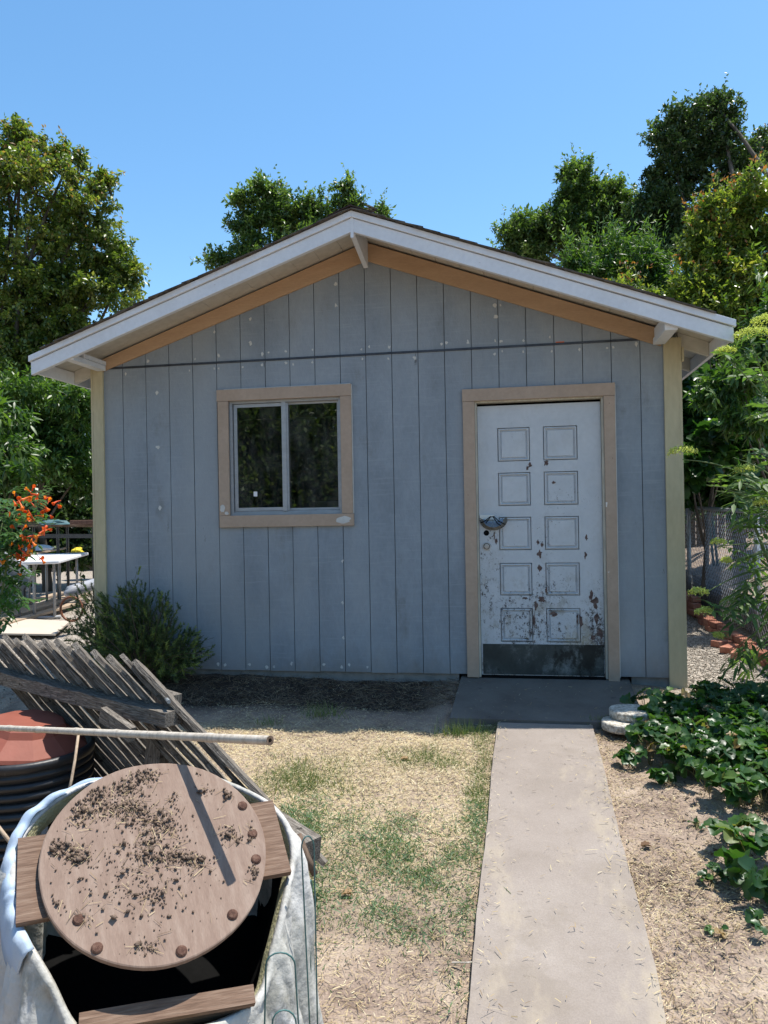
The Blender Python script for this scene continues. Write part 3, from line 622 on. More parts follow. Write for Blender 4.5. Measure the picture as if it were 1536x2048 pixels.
disc_y('bore_hole', -.245, 1.085, .021, ly0-.002, ly0+.001, 'black', door)
mat('latch_white', [(.7, .68, .62), (.8, .78, .72)], 20)
MB().box(-.292, -.185, ly0-.012, ly0-.0005, 1.185, 1.222).build('latch_plate', 'latch_white', door, bevel=.002)

# ------------------------------------------------------------------ pleated pouch hanging at the door latch
pouch = empty('pleated_pouch', (-.2, -.02, 1.13), 'crumpled blue grey pleated pouch hanging by black cords from the door latch', 'pouch')
def fan(r0, r1, y0, y1, amp, a0, a1, n_=46, cx=-.19, cz=1.165):
    V = []; Fq = []; m_ = 5
    for i in range(n_):
        t = a0+(a1-a0)*i/(n_-1)
        for j in range(m_):
            s_ = j/(m_-1); r = r0+(r1-r0)*s_; yy = y0+(y1-y0)*math.sin(s_*math.pi*.5)+amp*s_*(-1)**i
            V.append((cx+r*math.cos(t)*1.22, yy, cz+r*math.sin(t)*.95+.02*s_*s_))
    for i in range(n_-1):
        for j in range(m_-1): Fq.append((i*m_+j, i*m_+j+1, (i+1)*m_+j+1, (i+1)*m_+j))
    return V, Fq
V, Fq = fan(.012, .085, -.035, .018, .005, math.pi*.93, math.pi*2.08); MB().add(V, Fq).build('gathered_skirt', 'pouch_grey', pouch)
V, Fq = fan(.0, .06, -.05, -.028, .003, math.pi*.95, math.pi*2.08, 24); MB().add(V, Fq).build('pouch_body', 'pouch_blue', pouch)
MB().tube([(-.28, -.0, 1.165), (-.25, -.035, 1.178), (-.21, -.035, 1.21), (-.19, -.035, 1.205), (-.16, -.045, 1.16), (-.135, -.045, 1.14)], .0035, 6).build('cord', 'black', pouch)
MB().tube([(-.245, -.05, 1.16), (-.21, -.04, 1.205), (-.185, -.04, 1.21), (-.15, -.04, 1.175), (-.105, -.03, 1.15)], .0035, 6).build('cord', 'black', pouch)
MB().tube([(-.185, -.02, 1.09), (-.19, .0, 1.065), (-.205, .015, 1.055)], .003, 6).build('cord', 'lumber_brown', pouch)
MB().tube([(-.185, -.02, 1.09), (-.183, .0, 1.055), (-.188, .018, 1.035)], .003, 6).build('cord', 'lumber_brown', pouch)

# ------------------------------------------------------------------ things inside, behind the glass
bk = MB().lathe([(.0, 0), (.075, 0), (.095, .16), (.10, .165), (.10, .17), (.09, .168)], 24); me, c_ = bk.mesh('bucket')
P = at(655, 1008, Y=.3); o = link('bucket', me, 'grey_pot', None, (P[0], .3, 1.27), smooth=True); tag(o, 'grey bucket standing inside behind the right window pane', 'bucket')
wb = empty('work_bench', (-1.8, .4, .05), 'dark work bench inside the shed below the window', 'bench')
MB().box(-2.3, -1.3, .1, .7, 1.13, 1.17).build('bench_top', 'lumber_brown', wb)
for x in (-2.25, -1.39):
    for y_ in (.13, .62): MB().box(x, x+.06, y_, y_+.06, .051, 1.129).build('leg', 'lumber_brown', wb)
for i, (dx, an) in enumerate(((0, .1), (.06, -.2), (.11, .35))):
    mb = MB().box(-.09, .09, -.05, .05, 0, .004); me, c_ = mb.mesh('paper_sheet'); P = at(600+40*i, 1022, Y=.18)
    o = link('paper_sheet', me, 'bag_print', None, (P[0], .16+.05*i, 1.18+.012*i), rot=(.25-.1*i, .1, an)); tag(o, ['white paper sheet nearest the window mullion inside the shed', 'middle white paper sheet of the three on the bench inside the window', 'white paper sheet next to the bucket inside the window'][i], 'paper')

# ------------------------------------------------------------------ picket fence that has fallen over
FR = np.array([-1.0, 3.33, -.80])
R0 = at(340, 1432, d=3.25); R1 = at(-60, 1330, d=4.35); rdirv = (R1-R0)/np.linalg.norm(R1-R0)
Tp = at(212, 1286, d=3.45); Bt = at(600, 1705, d=3.18); pdir = (Tp-Bt); plen = np.linalg.norm(pdir); pdir /= plen
fence = empty('picket_fence', (Bt[0], Bt[1], gz(Bt[0], Bt[1])), 'collapsed weathered grey picket fence slanting over beside the plywood disc', 'fence')
nrm = np.cross(rdirv, pdir); nrm /= np.linalg.norm(nrm)
if nrm @ (CAM-R0) < 0: nrm = -nrm                         # towards the camera
def rotmat(x, y, z): return Matrix(((x[0], y[0], z[0]), (x[1], y[1], z[1]), (x[2], y[2], z[2]))).to_euler()
def plank_mesh(name, L_, w_, t_, dog=0, seg=9, rag=.004, seed=0):
    """plank along local Z with a worn outline; dog = cut corners at the top"""
    r_ = random.Random(seed); V = []; Fq = []
    for i in range(seg+1):
        z = L_*i/seg; k = 1
        if dog and i == seg: k = .45
        wl = w_/2*k+r_.uniform(-rag, rag); wr = w_/2*k+r_.uniform(-rag, rag); tt = t_/2+r_.uniform(-rag, rag)*.3
        z2 = z if i < seg else z+r_.uniform(-.01, .005)
        if dog and i == seg-1: z = L_-dog; z2 = z
        b = r_.uniform(-.002, .002)
        V += [(-wl, -tt+b, z2+r_.uniform(-rag, rag)), (wr, -tt+b, z2+r_.uniform(-rag, rag)), (wr, tt+b, z2), (-wl, tt+b, z2)]
    for i in range(seg):
        for j in range(4): Fq.append((i*4+j, i*4+(j+1) % 4, i*4+4+(j+1) % 4, i*4+4+j))
    Fq += [(3, 2, 1, 0), tuple(seg*4+j for j in range(4))]
    me = bpy.data.meshes.new(name); me.from_pydata(V, [], Fq); me.update(); return me
xax = unit(rdirv-pdir*(rdirv@pdir))
for i in range(17):
    s_ = .0+.103*i; base = R0+rdirv*(s_-.06)
    q = base-nrm*.034+pdir*(-(plen*.66))+pdir*random.uniform(-.02, .03)
    jit = random.uniform(-.02, .02); pd = unit(pdir+rdirv*jit+nrm*random.uniform(-.012, .012)); xa = unit(xax-pd*(xax@pd)); ya = np.cross(pd, xa); tw = -.55+random.uniform(-.12, .12); xa, ya = xa*math.cos(tw)+ya*math.sin(tw), ya*math.cos(tw)-xa*math.sin(tw)
    me = plank_mesh('picket', plen*.93*(1+random.uniform(-.03, .02)), .082, .022, .045, 16, .0045, 40+i)
    o = link('picket', me, 'weathered_wood', fence, q, rotmat(xa, ya, pd))
def plank(name, p0, p1, w_, t_, mtl, parent, widthdir, dog=0, rag=.003, seed=0):
    p0 = np.array(p0, float); p1 = np.array(p1, float); d_ = p1-p0; L_ = np.linalg.norm(d_); d_ /= L_; xa = np.array(widthdir, float); xa = unit(xax if False else xa-d_*(xa@d_)); ya = np.cross(d_, xa)
    me = plank_mesh(name, L_, w_, t_, dog, max(3, int(L_/.12)), rag, seed); return link(name, me, mtl, parent, p0, rotmat(xa, ya, d_))
plank('rail', R0-rdirv*.05+nrm*.022+np.array((0, 0, .01)), R1+nrm*.022, .062, .088, 'weathered_wood', fence, np.array((0, 0, 1.)), seed=3)
low = pdir*(-plen*.62)
plank('rail', R0+low+rdirv*.06, R0+low+rdirv*1.2, .085, .038, 'weathered_wood', fence, np.array((0, 0, 1.)), seed=4)
bb = at(424, 1482-1482+1425, d=3.2)
P0 = at(335, 1400, d=3.22); me = MB().tube([(0, -.04, 0), (0, .03, 0)], .008, 8).mesh('bolt')[0]; link('bolt', me, 'galvanised', fence, P0, (0, .5, .6))
P0 = at(205, 1428, d=3.30); plank('cleat', P0, P0+(R0-R1)*.12+np.array((0, 0, -.05)), .06, .03, 'weathered_wood', fence, (0, 0, 1), seed=6)
# square post just behind the fence end
Pt = at(333, 1395, d=3.52)
postv = unit(np.array((.12, .02, 1.0)))
me = plank_mesh('fence_post', .62, .095, .095, 0, 6, .002, 11); o = link('fence_post', me, 'weathered_wood', None, Pt-postv*.60, rotmat(unit(np.cross((.4, 1, 0), postv)), unit(np.cross(postv, unit(np.cross((.4, 1, 0), postv)))), postv)); tag(o, 'short square weathered post end poking up behind the fence rail', 'post')
Pt = at(575, 1672, d=2.95)
me = plank_mesh('post_offcut', .55, .09, .09, 0, 6, .002, 12); zz = unit(at(625, 1705, d=2.8)-at(480, 1610, d=3.1)); xa = unit(np.cross(zz, (0, 0, 1))); o = link('post_offcut', me, 'weathered_wood', None, at(622, 1703, d=2.82)-zz*.55, rotmat(xa, np.cross(zz, xa), zz)); tag(o, 'weathered square timber end lying behind the white covered bin', 'timber')
me = MB().tube([at(596, 1668, d=2.7), at(605, 1700, d=2.68), at(630, 1750, d=2.66)], [.012, .018, .012], 7).mesh('broken_branch'); o = link('broken_branch', me[0], 'lumber_brown', None, me[1], smooth=True); tag(o, 'short broken brown branch stub by the green wire hoops', 'branch')

# bamboo pole: casts the dark band over the plywood disc
t1 = at(540, 1481, d=2.13); t0 = at(380, 1473.5, d=2.365); t0 = t1+(t0-t1)*4.6; pts = []; rad = []; dv = unit(t0-t1); LL = np.linalg.norm(t0-t1)
nn = 0
for s_ in np.linspace(0, LL, 70):
    pts.append(t1+dv*s_); near_node = min(abs(s_-q) for q in (.27, .53, .8, 1.07, 1.36, 1.62, 1.9)); rad.append(.0135-.002*s_/LL+(.0018 if near_node < .014 else 0))
mb = MB().tube(pts, rad, 12, caps=False); pole = mb.build('bamboo_pole', 'bamboo', None, smooth=True); tag(pole, 'long grey bamboo pole jutting out to the right above the bins', 'pole')
mb = MB(); a_ = unit(np.cross(dv, (0, 0, 1))); b_ = np.cross(dv, a_); n_ = 12
V = [t1-dv*.001+r_*(math.cos(t)*a_+math.sin(t)*b_) for r_ in (.0135, .006) for t in np.linspace(0, 2*math.pi, n_, endpoint=False)]+[t1+dv*.03+.006*(math.cos(t)*a_+math.sin(t)*b_) for t in np.linspace(0, 2*math.pi, n_, endpoint=False)]
mb.add(V, [(i, (i+1) % n_, n_+(i+1) % n_, n_+i) for i in range(n_)]+[(n_+i, n_+(i+1) % n_, 2*n_+(i+1) % n_, 2*n_+i) for i in range(n_)]+[tuple(range(2*n_, 3*n_))])
mb.build('cut_end', 'lumber_brown', pole)

# ------------------------------------------------------------------ corrugated black barrel and terracotta lid
Bc = at(52, 1500, d=3.62); BT = Bc[2]+.02; zb = float(gz(Bc[0], Bc[1])); BR = 1.13
prof = [(.0, zb), (.235, zb)]
z = zb+.01; k = 0
while z < BT-.08:
    for dz, r_ in ((0, .235), (.008, .262), (.026, .266), (.036, .245)): prof.append((r_, z+dz))
    z += .042
prof += [(.268, z+.0), (.272, z+.02), (.272, BT-.01), (.262, BT), (.25, BT-.002), (.245, BT-.05), (.24, zb+.1), (0, zb+.1)]; prof = [(r_*BR, z_) for r_, z_ in prof]
mb = MB().lathe(prof, 64, (Bc[0], Bc[1], 0)); barrel = mb.build('corrugated_bin', 'black_plastic', None, smooth=True); tag(barrel, 'round black corrugated plastic bin under the terracotta lid', 'bin')
lid = MB().lathe([(.255, .0), (.262, .012), (.255, .03), (.20, .075), (.17, .10), (.155, .135), (.15, .14), (.0, .145)], 11, (0, 0, 0), lambda t, i: 1+.03*math.cos(4*t))
me, c_ = lid.mesh('planter_lid', False); o = link('planter_lid', me, 'terracotta', None, (Bc[0], Bc[1], BT+.004), rot=(.06, .13, .3)); o.scale = (1.06, 1.06, .85); tag(o, 'faceted terracotta coloured plastic lid on the black bin', 'lid')
for p in me.polygons: p.use_smooth = False
mb = MB().tube([at(157, 1468, d=3.25), at(150, 1520, d=3.15), at(143, 1560, d=3.1), at(136, 1590, d=3.08)], .006, 7); o = mb.build('cane_stick', 'new_lumber', None, smooth=True); tag(o, 'thin brown cane leaning on the front of the black bin', 'stick')
mb = MB().tube([at(-20, 1632, d=2.35), at(26, 1692, d=2.3), at(60, 1745, d=2.35)], .006, 7); o = mb.build('cane_stick', 'new_lumber', None, smooth=True); tag(o, 'thin brown cane at the left edge beside the white cloth', 'stick')

# ------------------------------------------------------------------ bin with plywood disc and white cloth
DC = np.array([-.99613348, -3.8433536, .32273848]); DA = np.array([.80493833, .59335847, 0]); DB = np.array([-.48164299, .65338733, .58404198]); DN = np.cross(DA, DB)
def dl(a, b, n_=0.): return DC+DA*a+DB*b+DN*n_
gbin = float(gz(DC[0], DC[1]))
cbin = empty('covered_bin', (DC[0], DC[1], gbin), 'square timber framed bin draped in stained white cloth with a round plywood lid', 'bin')
# disc: local frame x=DA y=DB z=DN
N_ = 72; V = []
for z, r_ in ((-.018, .297), (-.016, .30), (-.002, .30), (0, .297)):
    for i in range(N_):
        t = 2*math.pi*i/N_; rr = r_*(1+.004*math.sin(3*t)+.003*math.sin(7*t+1)+random.uniform(-.0012, .0012)); V.append((rr*math.cos(t), rr*math.sin(t), z))
Fq = [tuple(range(N_-1, -1, -1)), tuple(3*N_+i for i in range(N_))]+[(k*N_+i, k*N_+(i+1) % N_, (k+1)*N_+(i+1) % N_, (k+1)*N_+i) for k in range(3) for i in range(N_)]
me = bpy.data.meshes.new('plywood_disc'); me.from_pydata(V, [], Fq); me.update(); DE = rotmat(DA, DB, DN)
mb_ = bpy.data.objects
disc = link('plywood_disc', me, 'plywood_round', cbin, DC, DE)
def on_disc(u, v):
    k = M3.T @ np.array([(u-768)/FPX, (1024-v)/FPX, 1.]); t = ((DC-CAM)@DN)/(k@DN); P = CAM+k*t; return (P-DC)@DA, (P-DC)@DB
for u, v in [(485, 1612), (512, 1719), (465, 1830), (363, 1903), (194, 1897), (157, 1840), (505, 1668)]:
    a, b = on_disc(u, v); r_ = math.hypot(a, b); k = min(1, .282/r_); a *= k; b *= k
    bl = MB().lathe([(.014, -.001), (.0145, .003), (.011, .007), (.004, .0085), (0, .0085)], 12); me, _ = bl.mesh('bolt_head', False)
    o = bpy.data.objects.new('bolt_head', me); COL.objects.link(o); me.materials.append(MT['rust']); o.parent = disc; o.location = (a, b, 0); WPOS[o.name] = dl(a, b)
def dplank(name, a0, b0, a1, b1, w_, t_, n_, mtl, seed=1):
    return plank(name, dl(a0, b0, n_), dl(a1, b1, n_), w_, t_, mtl, cbin, np.cross(DN, DA*(a1-a0)+DB*(b1-b0)), seed=seed, rag=.0015)
dplank('cross_board', -.35, .022, .355, -.008, .235, .02, -.034, 'aged_board', 5)
dplank('rim_board', -.225, -.335, .19, -.385, .045, .018, -.10, 'aged_board', 6)
dplank('rim_board', -.225, -.34, .19, -.39, .030, .05, -.145, 'lumber_brown', 7)
# dark inner liner: walls dropping from the rim
rim = [(-.352, .0), (-.345, .12), (-.29, .225), (-.16, .285), (.02, .29), (.19, .25), (.31, .17), (.375, .06), (.385, -.05), (.335, -.16), (.27, -.28), (.20, -.385), (.04, -.42), (-.13, -.405), (-.225, -.335), (-.28, -.23), (-.335, -.11)]
def crom(P, k):
    P = np.array(P, float); n_ = len(P); out = []
    for i in range(n_):
        p0, p1, p2, p3 = P[(i-1) % n_], P[i], P[(i+1) % n_], P[(i+2) % n_]
        for j in range(k):
            t = j/k; out.append(.5*((2*p1)+(-p0+p2)*t+(2*p0-5*p1+4*p2-p3)*t*t+(-p0+3*p1-3*p2+p3)*t**3))
    return np.array(out)
rr = crom(rim, 18); NR = len(rr)
def front_w(a, b): return float(sm(-b, .12, .34))          # 1 at the open front
rows_ = []
cen = np.array([0, -.03])
for j in range(26):
    ring_ = []
    for i, (a, b) in enumerate(rr):
        th = math.atan2(b-cen[1], a-cen[0]); fwt = front_w(a, b)
        wr = .010*math.sin(th*9+1.3)+.007*math.sin(th*17+2)+.006*math.sin(th*5)
        lip = -.055+.010*math.sin(th*7)
        lip -= .07*fwt
        if j == 0: P = dl(a*.955, b*.955, lip-.05)
        elif j == 1: P = dl(a*.965, b*.965, lip-.02)
        elif j == 2: P = dl(a*.985, b*.985, lip+.004)
        elif j == 3: P = dl(a*1.01, b*1.01, lip+.012)
        elif j == 4: P = dl(a*1.035, b*1.035, lip+.002)
        else:
            top = dl(a*1.045, b*1.045, lip-.02); k = (j-5)/20; out_ = unit(DA*a+DB*b); out_ = unit(np.array([out_[0], out_[1], 0])+1e-6)
            gzv = float(gz(top[0]+out_[0]*.05, top[1]+out_[1]*.05))-.01
            fl = (.05*k+.035*math.sin(k*3.1))*(1+(1.5 if a < 0 else .15)*fwt*(1-math.exp(-(a/.18)**2)))*(.62 if a > 0 else 1)+wr*(1.2+2.2*k)+.018*math.sin(k*9+th*6)*k-.030*abs(math.sin(th*8+k*2.2+.8*math.sin(k*5)))**.6*(.3+k)+.012*abs(math.sin(th*19-k*4))
            P = np.array([top[0]+out_[0]*fl, top[1]+out_[1]*fl, top[2]+(gzv-top[2])*k+.012*math.sin(th*6+k*4)*k])
        ring_.append(P)
    rows_.append(ring_)
V = [tuple(p) for r_ in rows_ for p in r_]; Fq = [(j*NR+i, j*NR+(i+1) % NR, (j+1)*NR+(i+1) % NR, (j+1)*NR+i) for j in range(2, 25) for i in range(NR)]
mb = MB().add(V, Fq); cloth = mb.build('cloth_cover', CL, cbin, smooth=True)
mod = cloth.modifiers.new('thick', 'SOLIDIFY'); mod.thickness = .004; mod.offset = 0
# felt hem inside the rim, dark liner below it
V = [tuple(p) for r_ in rows_[:3] for p in r_]; Fq = [(j*NR+i, j*NR+(i+1) % NR, (j+1)*NR+(i+1) % NR, (j+1)*NR+i) for j in range(2) for i in range(NR)]
MB().add(V, Fq).build('felt_hem', 'felt_yellow', cbin, smooth=True)
V = []
for k, (sc, dp) in enumerate(((.958, -.12), (.95, -.30), (.9, -.45))):
    for a, b in rr:
        P = dl(a*sc, b*sc, -.055-.07*front_w(a, b)-.05 if k == 0 else dp); P[2] = max(P[2], gbin+.02); V.append(tuple(P))
Fq = [(j*NR+i, j*NR+(i+1) % NR, (j+1)*NR+(i+1) % NR, (j+1)*NR+i) for j in range(2) for i in range(NR)]+[tuple(2*NR+i for i in range(NR))]
MB().add(V, Fq).build('dark_liner', 'black', cbin)
# blue fold of the cloth on the left rim
V = []; sel = [i for i, (a, b) in enumerate(rr) if (a < -.05 and b > -.16)]
sel = sorted(sel, key=lambda i: math.atan2(rr[i][1], -rr[i][0]))
for i in sel:
    a, b = rr[i]; 
    for sc, dn in ((1.0, -.043), (1.04, -.038), (1.075, -.055), (1.10, -.10), (1.11, -.17)): V.append(tuple(dl(a*sc, b*sc, dn+.006*math.sin(i*.6))))
Fq = [(i*5+j, i*5+j+1, (i+1)*5+j+1, (i+1)*5+j) for i in range(len(sel)-1) for j in range(4)]
o = MB().add(V, Fq).build('blue_fold', 'cloth_blue', cbin, smooth=True); mod = o.modifiers.new('thick', 'SOLIDIFY'); mod.thickness = .004

# dirt clods and dried stalks lying on the disc
fo = FO(); spots = [(632, 110, 60, 40, 60), (420, 190, 60, 35, 45), (560, 170, 70, 40, 60), (350, 270, 70, 60, 70), (590, 270, 90, 60, 80), (480, 260, 80, 40, 50), (700, 330, 90, 50, 70), (880, 95, 25, 20, 20), (1000, 195, 20, 20, 14), (1010, 370, 40, 30, 26), (1110, 370, 20, 30, 14), (230, 690, 40, 30, 20), (345, 745, 25, 20, 16), (650, 870, 40, 25, 20), (650, 440, 80, 60, 50), (770, 470, 60, 25, 40), (850, 490, 60, 30, 30), (1115, 535, 20, 25, 18), (900, 180, 40, 20, 14), (340, 470, 50, 40, 30), (240, 430, 60, 40, 40), (760, 215, 20, 30, 10), (680, 640, 40, 40, 20), (600, 500, 300, 220, 90), (640, 600, 350, 250, 60)]
PP = []; 
for zx, zy, sx, sy, c__ in spots:
    for _ in range(int(c__*3.2)):
        a, b = on_disc((zx+random.gauss(0, sx*.55))/2.194, 1500+(zy+random.gauss(0, sy*.55))/2.194)
        if a*a+b*b < .28**2: PP.append((a, b))
PP = np.array(PP); n_ = len(PP); sz = rng.uniform(.003, .011, n_)*rng.uniform(.4, 1, n_)*np.where(rng.random(n_) < .10, 2.3, 1)
fo.add(OCTA, np.array([dl(a, b, 0) for a, b in PP])+DN*sz[:, None]*.4, rdir(n_), rdir(n_), sz, sz, rng.random(n_), thick=sz)
debris = fo.build('soil_crumbs', 'soil_clod', None); tag(debris, 'dark soil crumbs scattered over the plywood disc', 'dirt', kind='stuff')
fo = FO(); idx2 = rng.integers(0, len(PP), 520); Q = PP[idx2]+rng.normal(0, .02, (520, 2)); Q = Q[(Q**2).sum(1) < .27**2]; n_ = len(Q)
th = rng.uniform(0, 6.28, n_); D_ = np.cos(th)[:, None]*DA+np.sin(th)[:, None]*DB+DN*rng.uniform(-.03, .1, n_)[:, None]
fo.add(STRAW, np.array([dl(a, b, .004) for a, b in Q]), D_, np.tile(DN, (n_, 1)), rng.uniform(.006, .04, n_), rng.uniform(.0006, .0015, n_), rng.random(n_)**2*.75)
o = fo.build('dried_stalks', 'straw', None); tag(o, 'dried plant stalks scattered over the plywood disc', 'dry stalks', kind='stuff')

# green wire hoops, bag
def hoop(u0, u1, vt, d, name, lab, ub0=None, ub1=None):
    A = at(ub0 or u0, 2100, d=d); B = at(ub1 or u1, 2100, d=d+.02); a2 = at(u0, vt+25, d=d); b2 = at(u1, vt+25, d=d+.02); tp = at((u0+u1)/2, vt, d=d+.01)
    A = A.copy(); B = B.copy(); ga, gb_ = float(gz(A[0], A[1])), float(gz(B[0], B[1])); da = (a2-A)/(a2[2]-A[2]); db_ = (b2-B)/(b2[2]-B[2]); A = A+da*(ga-A[2]); B = B+db_*(gb_-B[2])
    pts = [A, A+(a2-A)*.5, a2]+[a2+(b2-a2)*(.5-.5*math.cos(t))+(tp-(a2+b2)/2)*math.sin(t) for t in np.linspace(.3, math.pi-.3, 7)]+[b2, B+(b2-B)*.5, B]
    o = MB().tube(pts, .0022, 6).build(name, 'wire_green', None, smooth=True); tag(o, lab, 'wire support', 'green wire plant supports')
hoop(603, 628, 1672, 2.15, 'wire_hoop', 'tallest narrow green wire hoop, just right of the white cloth', 622, 636)
hoop(619, 624, 1760, 2.3, 'wire_hoop', 'very narrow green wire hoop inside the tallest one', 624, 634)
hoop(532, 590, 1905, 1.85, 'wire_hoop', 'wide low green wire hoop in front of the white cloth', 528, 600)
hoop(545, 592, 2020, 1.9, 'wire_hoop', 'lowest green wire hoop at the bottom edge of the photo', 540, 596)
Pb = at(-118, 1800, d=2.0)
V = []; Fq = []; nu, nv = 14, 10
for j in range(nv):
    for i in range(nu):
        s_ = i/(nu-1)*2-1; t_ = j/(nv-1)*2-1; h = .09*math.sqrt(max(0, (1-s_**4)*(1-t_**4)))
        V.append((s_*.13, -h+.008*math.sin(i*2.1+j), t_*.26))
for j in range(nv):
    for i in range(nu):
        s_ = i/(nu-1)*2-1; t_ = j/(nv-1)*2-1; h = .06*math.sqrt(max(0, (1-s_**4)*(1-t_**4))); V.append((s_*.13, h, t_*.26))
for q in (0, nu*nv):
    for j in range(nv-1):
        for i in range(nu-1):
            f_ = (q+j*nu+i, q+j*nu+i+1, q+(j+1)*nu+i+1, q+(j+1)*nu+i); Fq.append(f_ if q == 0 else f_[::-1])
gb = float(gz(Pb[0], Pb[1])); bag = empty('soil_bag', (Pb[0], Pb[1], gb), 'shiny blue printed plastic bag standing at the left edge by the cloth', 'bag')
me = bpy.data.meshes.new('bag_body'); me.from_pydata(V, [], Fq); me.update(); bb_ = link('bag_body', me, 'bag_blue', bag, (Pb[0], Pb[1], gb+.26), (-.15, .1, .5), smooth=True)
for k in range(5):
    me = MB().box(-.004, .004, -.001, .001, -.008+.003*(k % 2), .008).mesh('print_mark')[0]; P = (Pb[0]+.035+.012*k, Pb[1]-.085+.01*k, gb+.22+.012*k); link('print_mark', me, 'bag_print', bag, P, (-.15, .3*(k-2), .5))

# ------------------------------------------------------------------ foliage tools
def limb(mb, p0, p1, r0, r1, bend=.12, n_=7, seg=6):
    p0 = np.array(p0, float); p1 = np.array(p1, float); L_ = np.linalg.norm(p1-p0); off = rng.normal(0, bend*L_*.5, 3); pts = []
    for i in range(seg+1):
        t = i/seg; pts.append(p0+(p1-p0)*t+off*math.sin(t*math.pi)*.6+np.array((0, 0, bend*L_*.5))*math.sin(t*math.pi))
    mb.tube(pts, [r0+(r1-r0)*i/seg for i in range(seg+1)], n_)
def tree(name, lab, cat, blobs, base, trunk_r, leaf, mtl, ncl, npl, crad, ratio=.45, up=.1, group=None, tall=1., bark='bark', T=LEAF4, spr=.0, tips=None, shoots=0, trunks=1, cull=.18, seed=1.):
    """blobs: (u, v, d, ru, rv) in photo pixels at distance d; crown built as leaf clumps in 3-D ellipsoids"""
    base = np.array(base, float); root = empty(name, base, lab, cat, group)
    B = []
    for u, v, d, ru, rv in blobs: c = at(u, v, d=d); B.append((c, np.array([ru*d/FPX, ru*d/FPX*.9, rv*d/FPX])))
    B0 = list(B); B = []
    for c, r in B0:                                       # break each mass into a core and ragged lobes
        B.append((c, r*.72)); k = int(rng.integers(6, 11))
        for dv in rdir(k): B.append((c+dv*r*rng.uniform(.55, .95), r*rng.uniform(.16, .42)*np.array([rng.uniform(.7, 1.3), 1, rng.uniform(.6, 1.2)])))
    wgt = np.array([(b[1][0]*b[1][2])**.85 for b in B]); wgt = wgt/wgt.sum()
    fo = FO(); C_ = []; O_ = []
    for (c, r), wq in zip(B, wgt):
        k = max(3, int(ncl*wq)); dr = rdir(k); rad = rng.uniform(.35, 1.0, k)**.5; C_.append(c+dr*r*rad[:, None]); O_.append(dr)
    C_ = np.concatenate(C_); O_ = np.concatenate(O_); n_ = len(C_)
    if cull:                                              # holes between the leaf masses
        q = C_/(np.mean([b[1][0] for b in B])*.5); s_ = np.sin(q[:, 0]*2.1+1.3*np.sin(q[:, 2]*1.7+seed))+np.sin(q[:, 1]*2.3+seed)+np.sin(q[:, 2]*2.6+1.1*np.sin(q[:, 0]*1.9))
        k_ = s_ > np.quantile(s_, cull); C_, O_ = C_[k_], O_[k_]; n_ = len(C_)
    clv = np.clip(rng.normal(.42, .16, n_), 0, 1)
    tw = unit(O_*.8+rdir(n_)*.8+np.array([0, 0, .35 if not spr else -.05])); tl = crad*rng.uniform(1.2, 3.2, n_)
    nb = 3; sub = unit(np.repeat(tw, npl, 0)+np.repeat(rdir(n_*nb).reshape(n_, nb, 3), -(-npl//nb), 1)[:, :npl].reshape(-1, 3)*.55)
    tt_ = rng.random(n_*npl)[:, None]; P = np.repeat(C_, npl, 0)+sub*np.repeat(tl, npl)[:, None]*(tt_-.35)+np.clip(rng.normal(0, 1, (n_*npl, 3)), -1.7, 1.7)*crad*.36*(1.15-tt_)
    D = rdir(n_*npl)*.8+np.repeat(O_, npl, 0)*.5+np.array([0, 0, -spr]); N = rdir(n_*npl)*.8+np.array([0, 0, 1.])
    Ls = leaf*rng.uniform(.6, 1.25, n_*npl); rv = np.clip(np.repeat(clv, npl)+rng.normal(0, .14, n_*npl), 0, .8)
    if tips is not None: rv = np.where(rng.random(len(rv)) < tips*np.clip((P[:, 2]-P[:, 2].mean())/P[:, 2].std(), 0, 2), 1, rv)
    fo.add(T, P, D, N, Ls, Ls*ratio, rv)
    if shoots:                                            # upright leafy shoots that break the outline
        kk = rng.choice(n_, shoots); 
        for q in kk:
            c = C_[q]; h = leaf*rng.uniform(3, 7); m_ = 22; t = np.linspace(0, 1, m_); ln = unit(np.array([rng.normal(0, .18), rng.normal(0, .18), 1]))
            Ps = c+ln*(t*h)[:, None]+rng.normal(0, leaf*.12, (m_, 3)); Ds = rdir(m_)+np.array([0, 0, .6]); rs_ = np.clip(rng.normal(.5, .15, m_)+.25*t, 0, 1)
            if tips is not None: rs_ = np.where((t > .86), 1, np.minimum(rs_, .8))
            fo.add(T, Ps, Ds, rdir(m_), leaf*.8, leaf*.8*ratio, rs_)
    fo.build('crown', mtl, root)
    mb = MB(); 
    for ti in range(trunks):
        b0 = base+np.array([rng.normal(0, .15), rng.normal(0, .15), 0])*(trunks > 1)
        top = sum(b[0]*q for b, q in zip(B, wgt)); top = b0+(top-b0)*.6; limb(mb, b0-np.array((0, 0, .1)), top, trunk_r, trunk_r*.3, .05, 10, 8)
    for (c, r) in B0:
        st = base+(top-base)*rng.uniform(.45, .95); limb(mb, st, c, trunk_r*.26, trunk_r*.09)
        near = C_[np.argsort(((C_-c)**2).sum(1))[:40]]
        for q in near[rng.choice(len(near), min(7, len(near)), replace=False)]: limb(mb, c, q, trunk_r*.12, trunk_r*.04, .1, 5, 4)
    mb.build('trunk', bark, root, smooth=True)
    return root
def gnd(p): return np.array([p[0], p[1], float(gz(p[0], p[1]))])

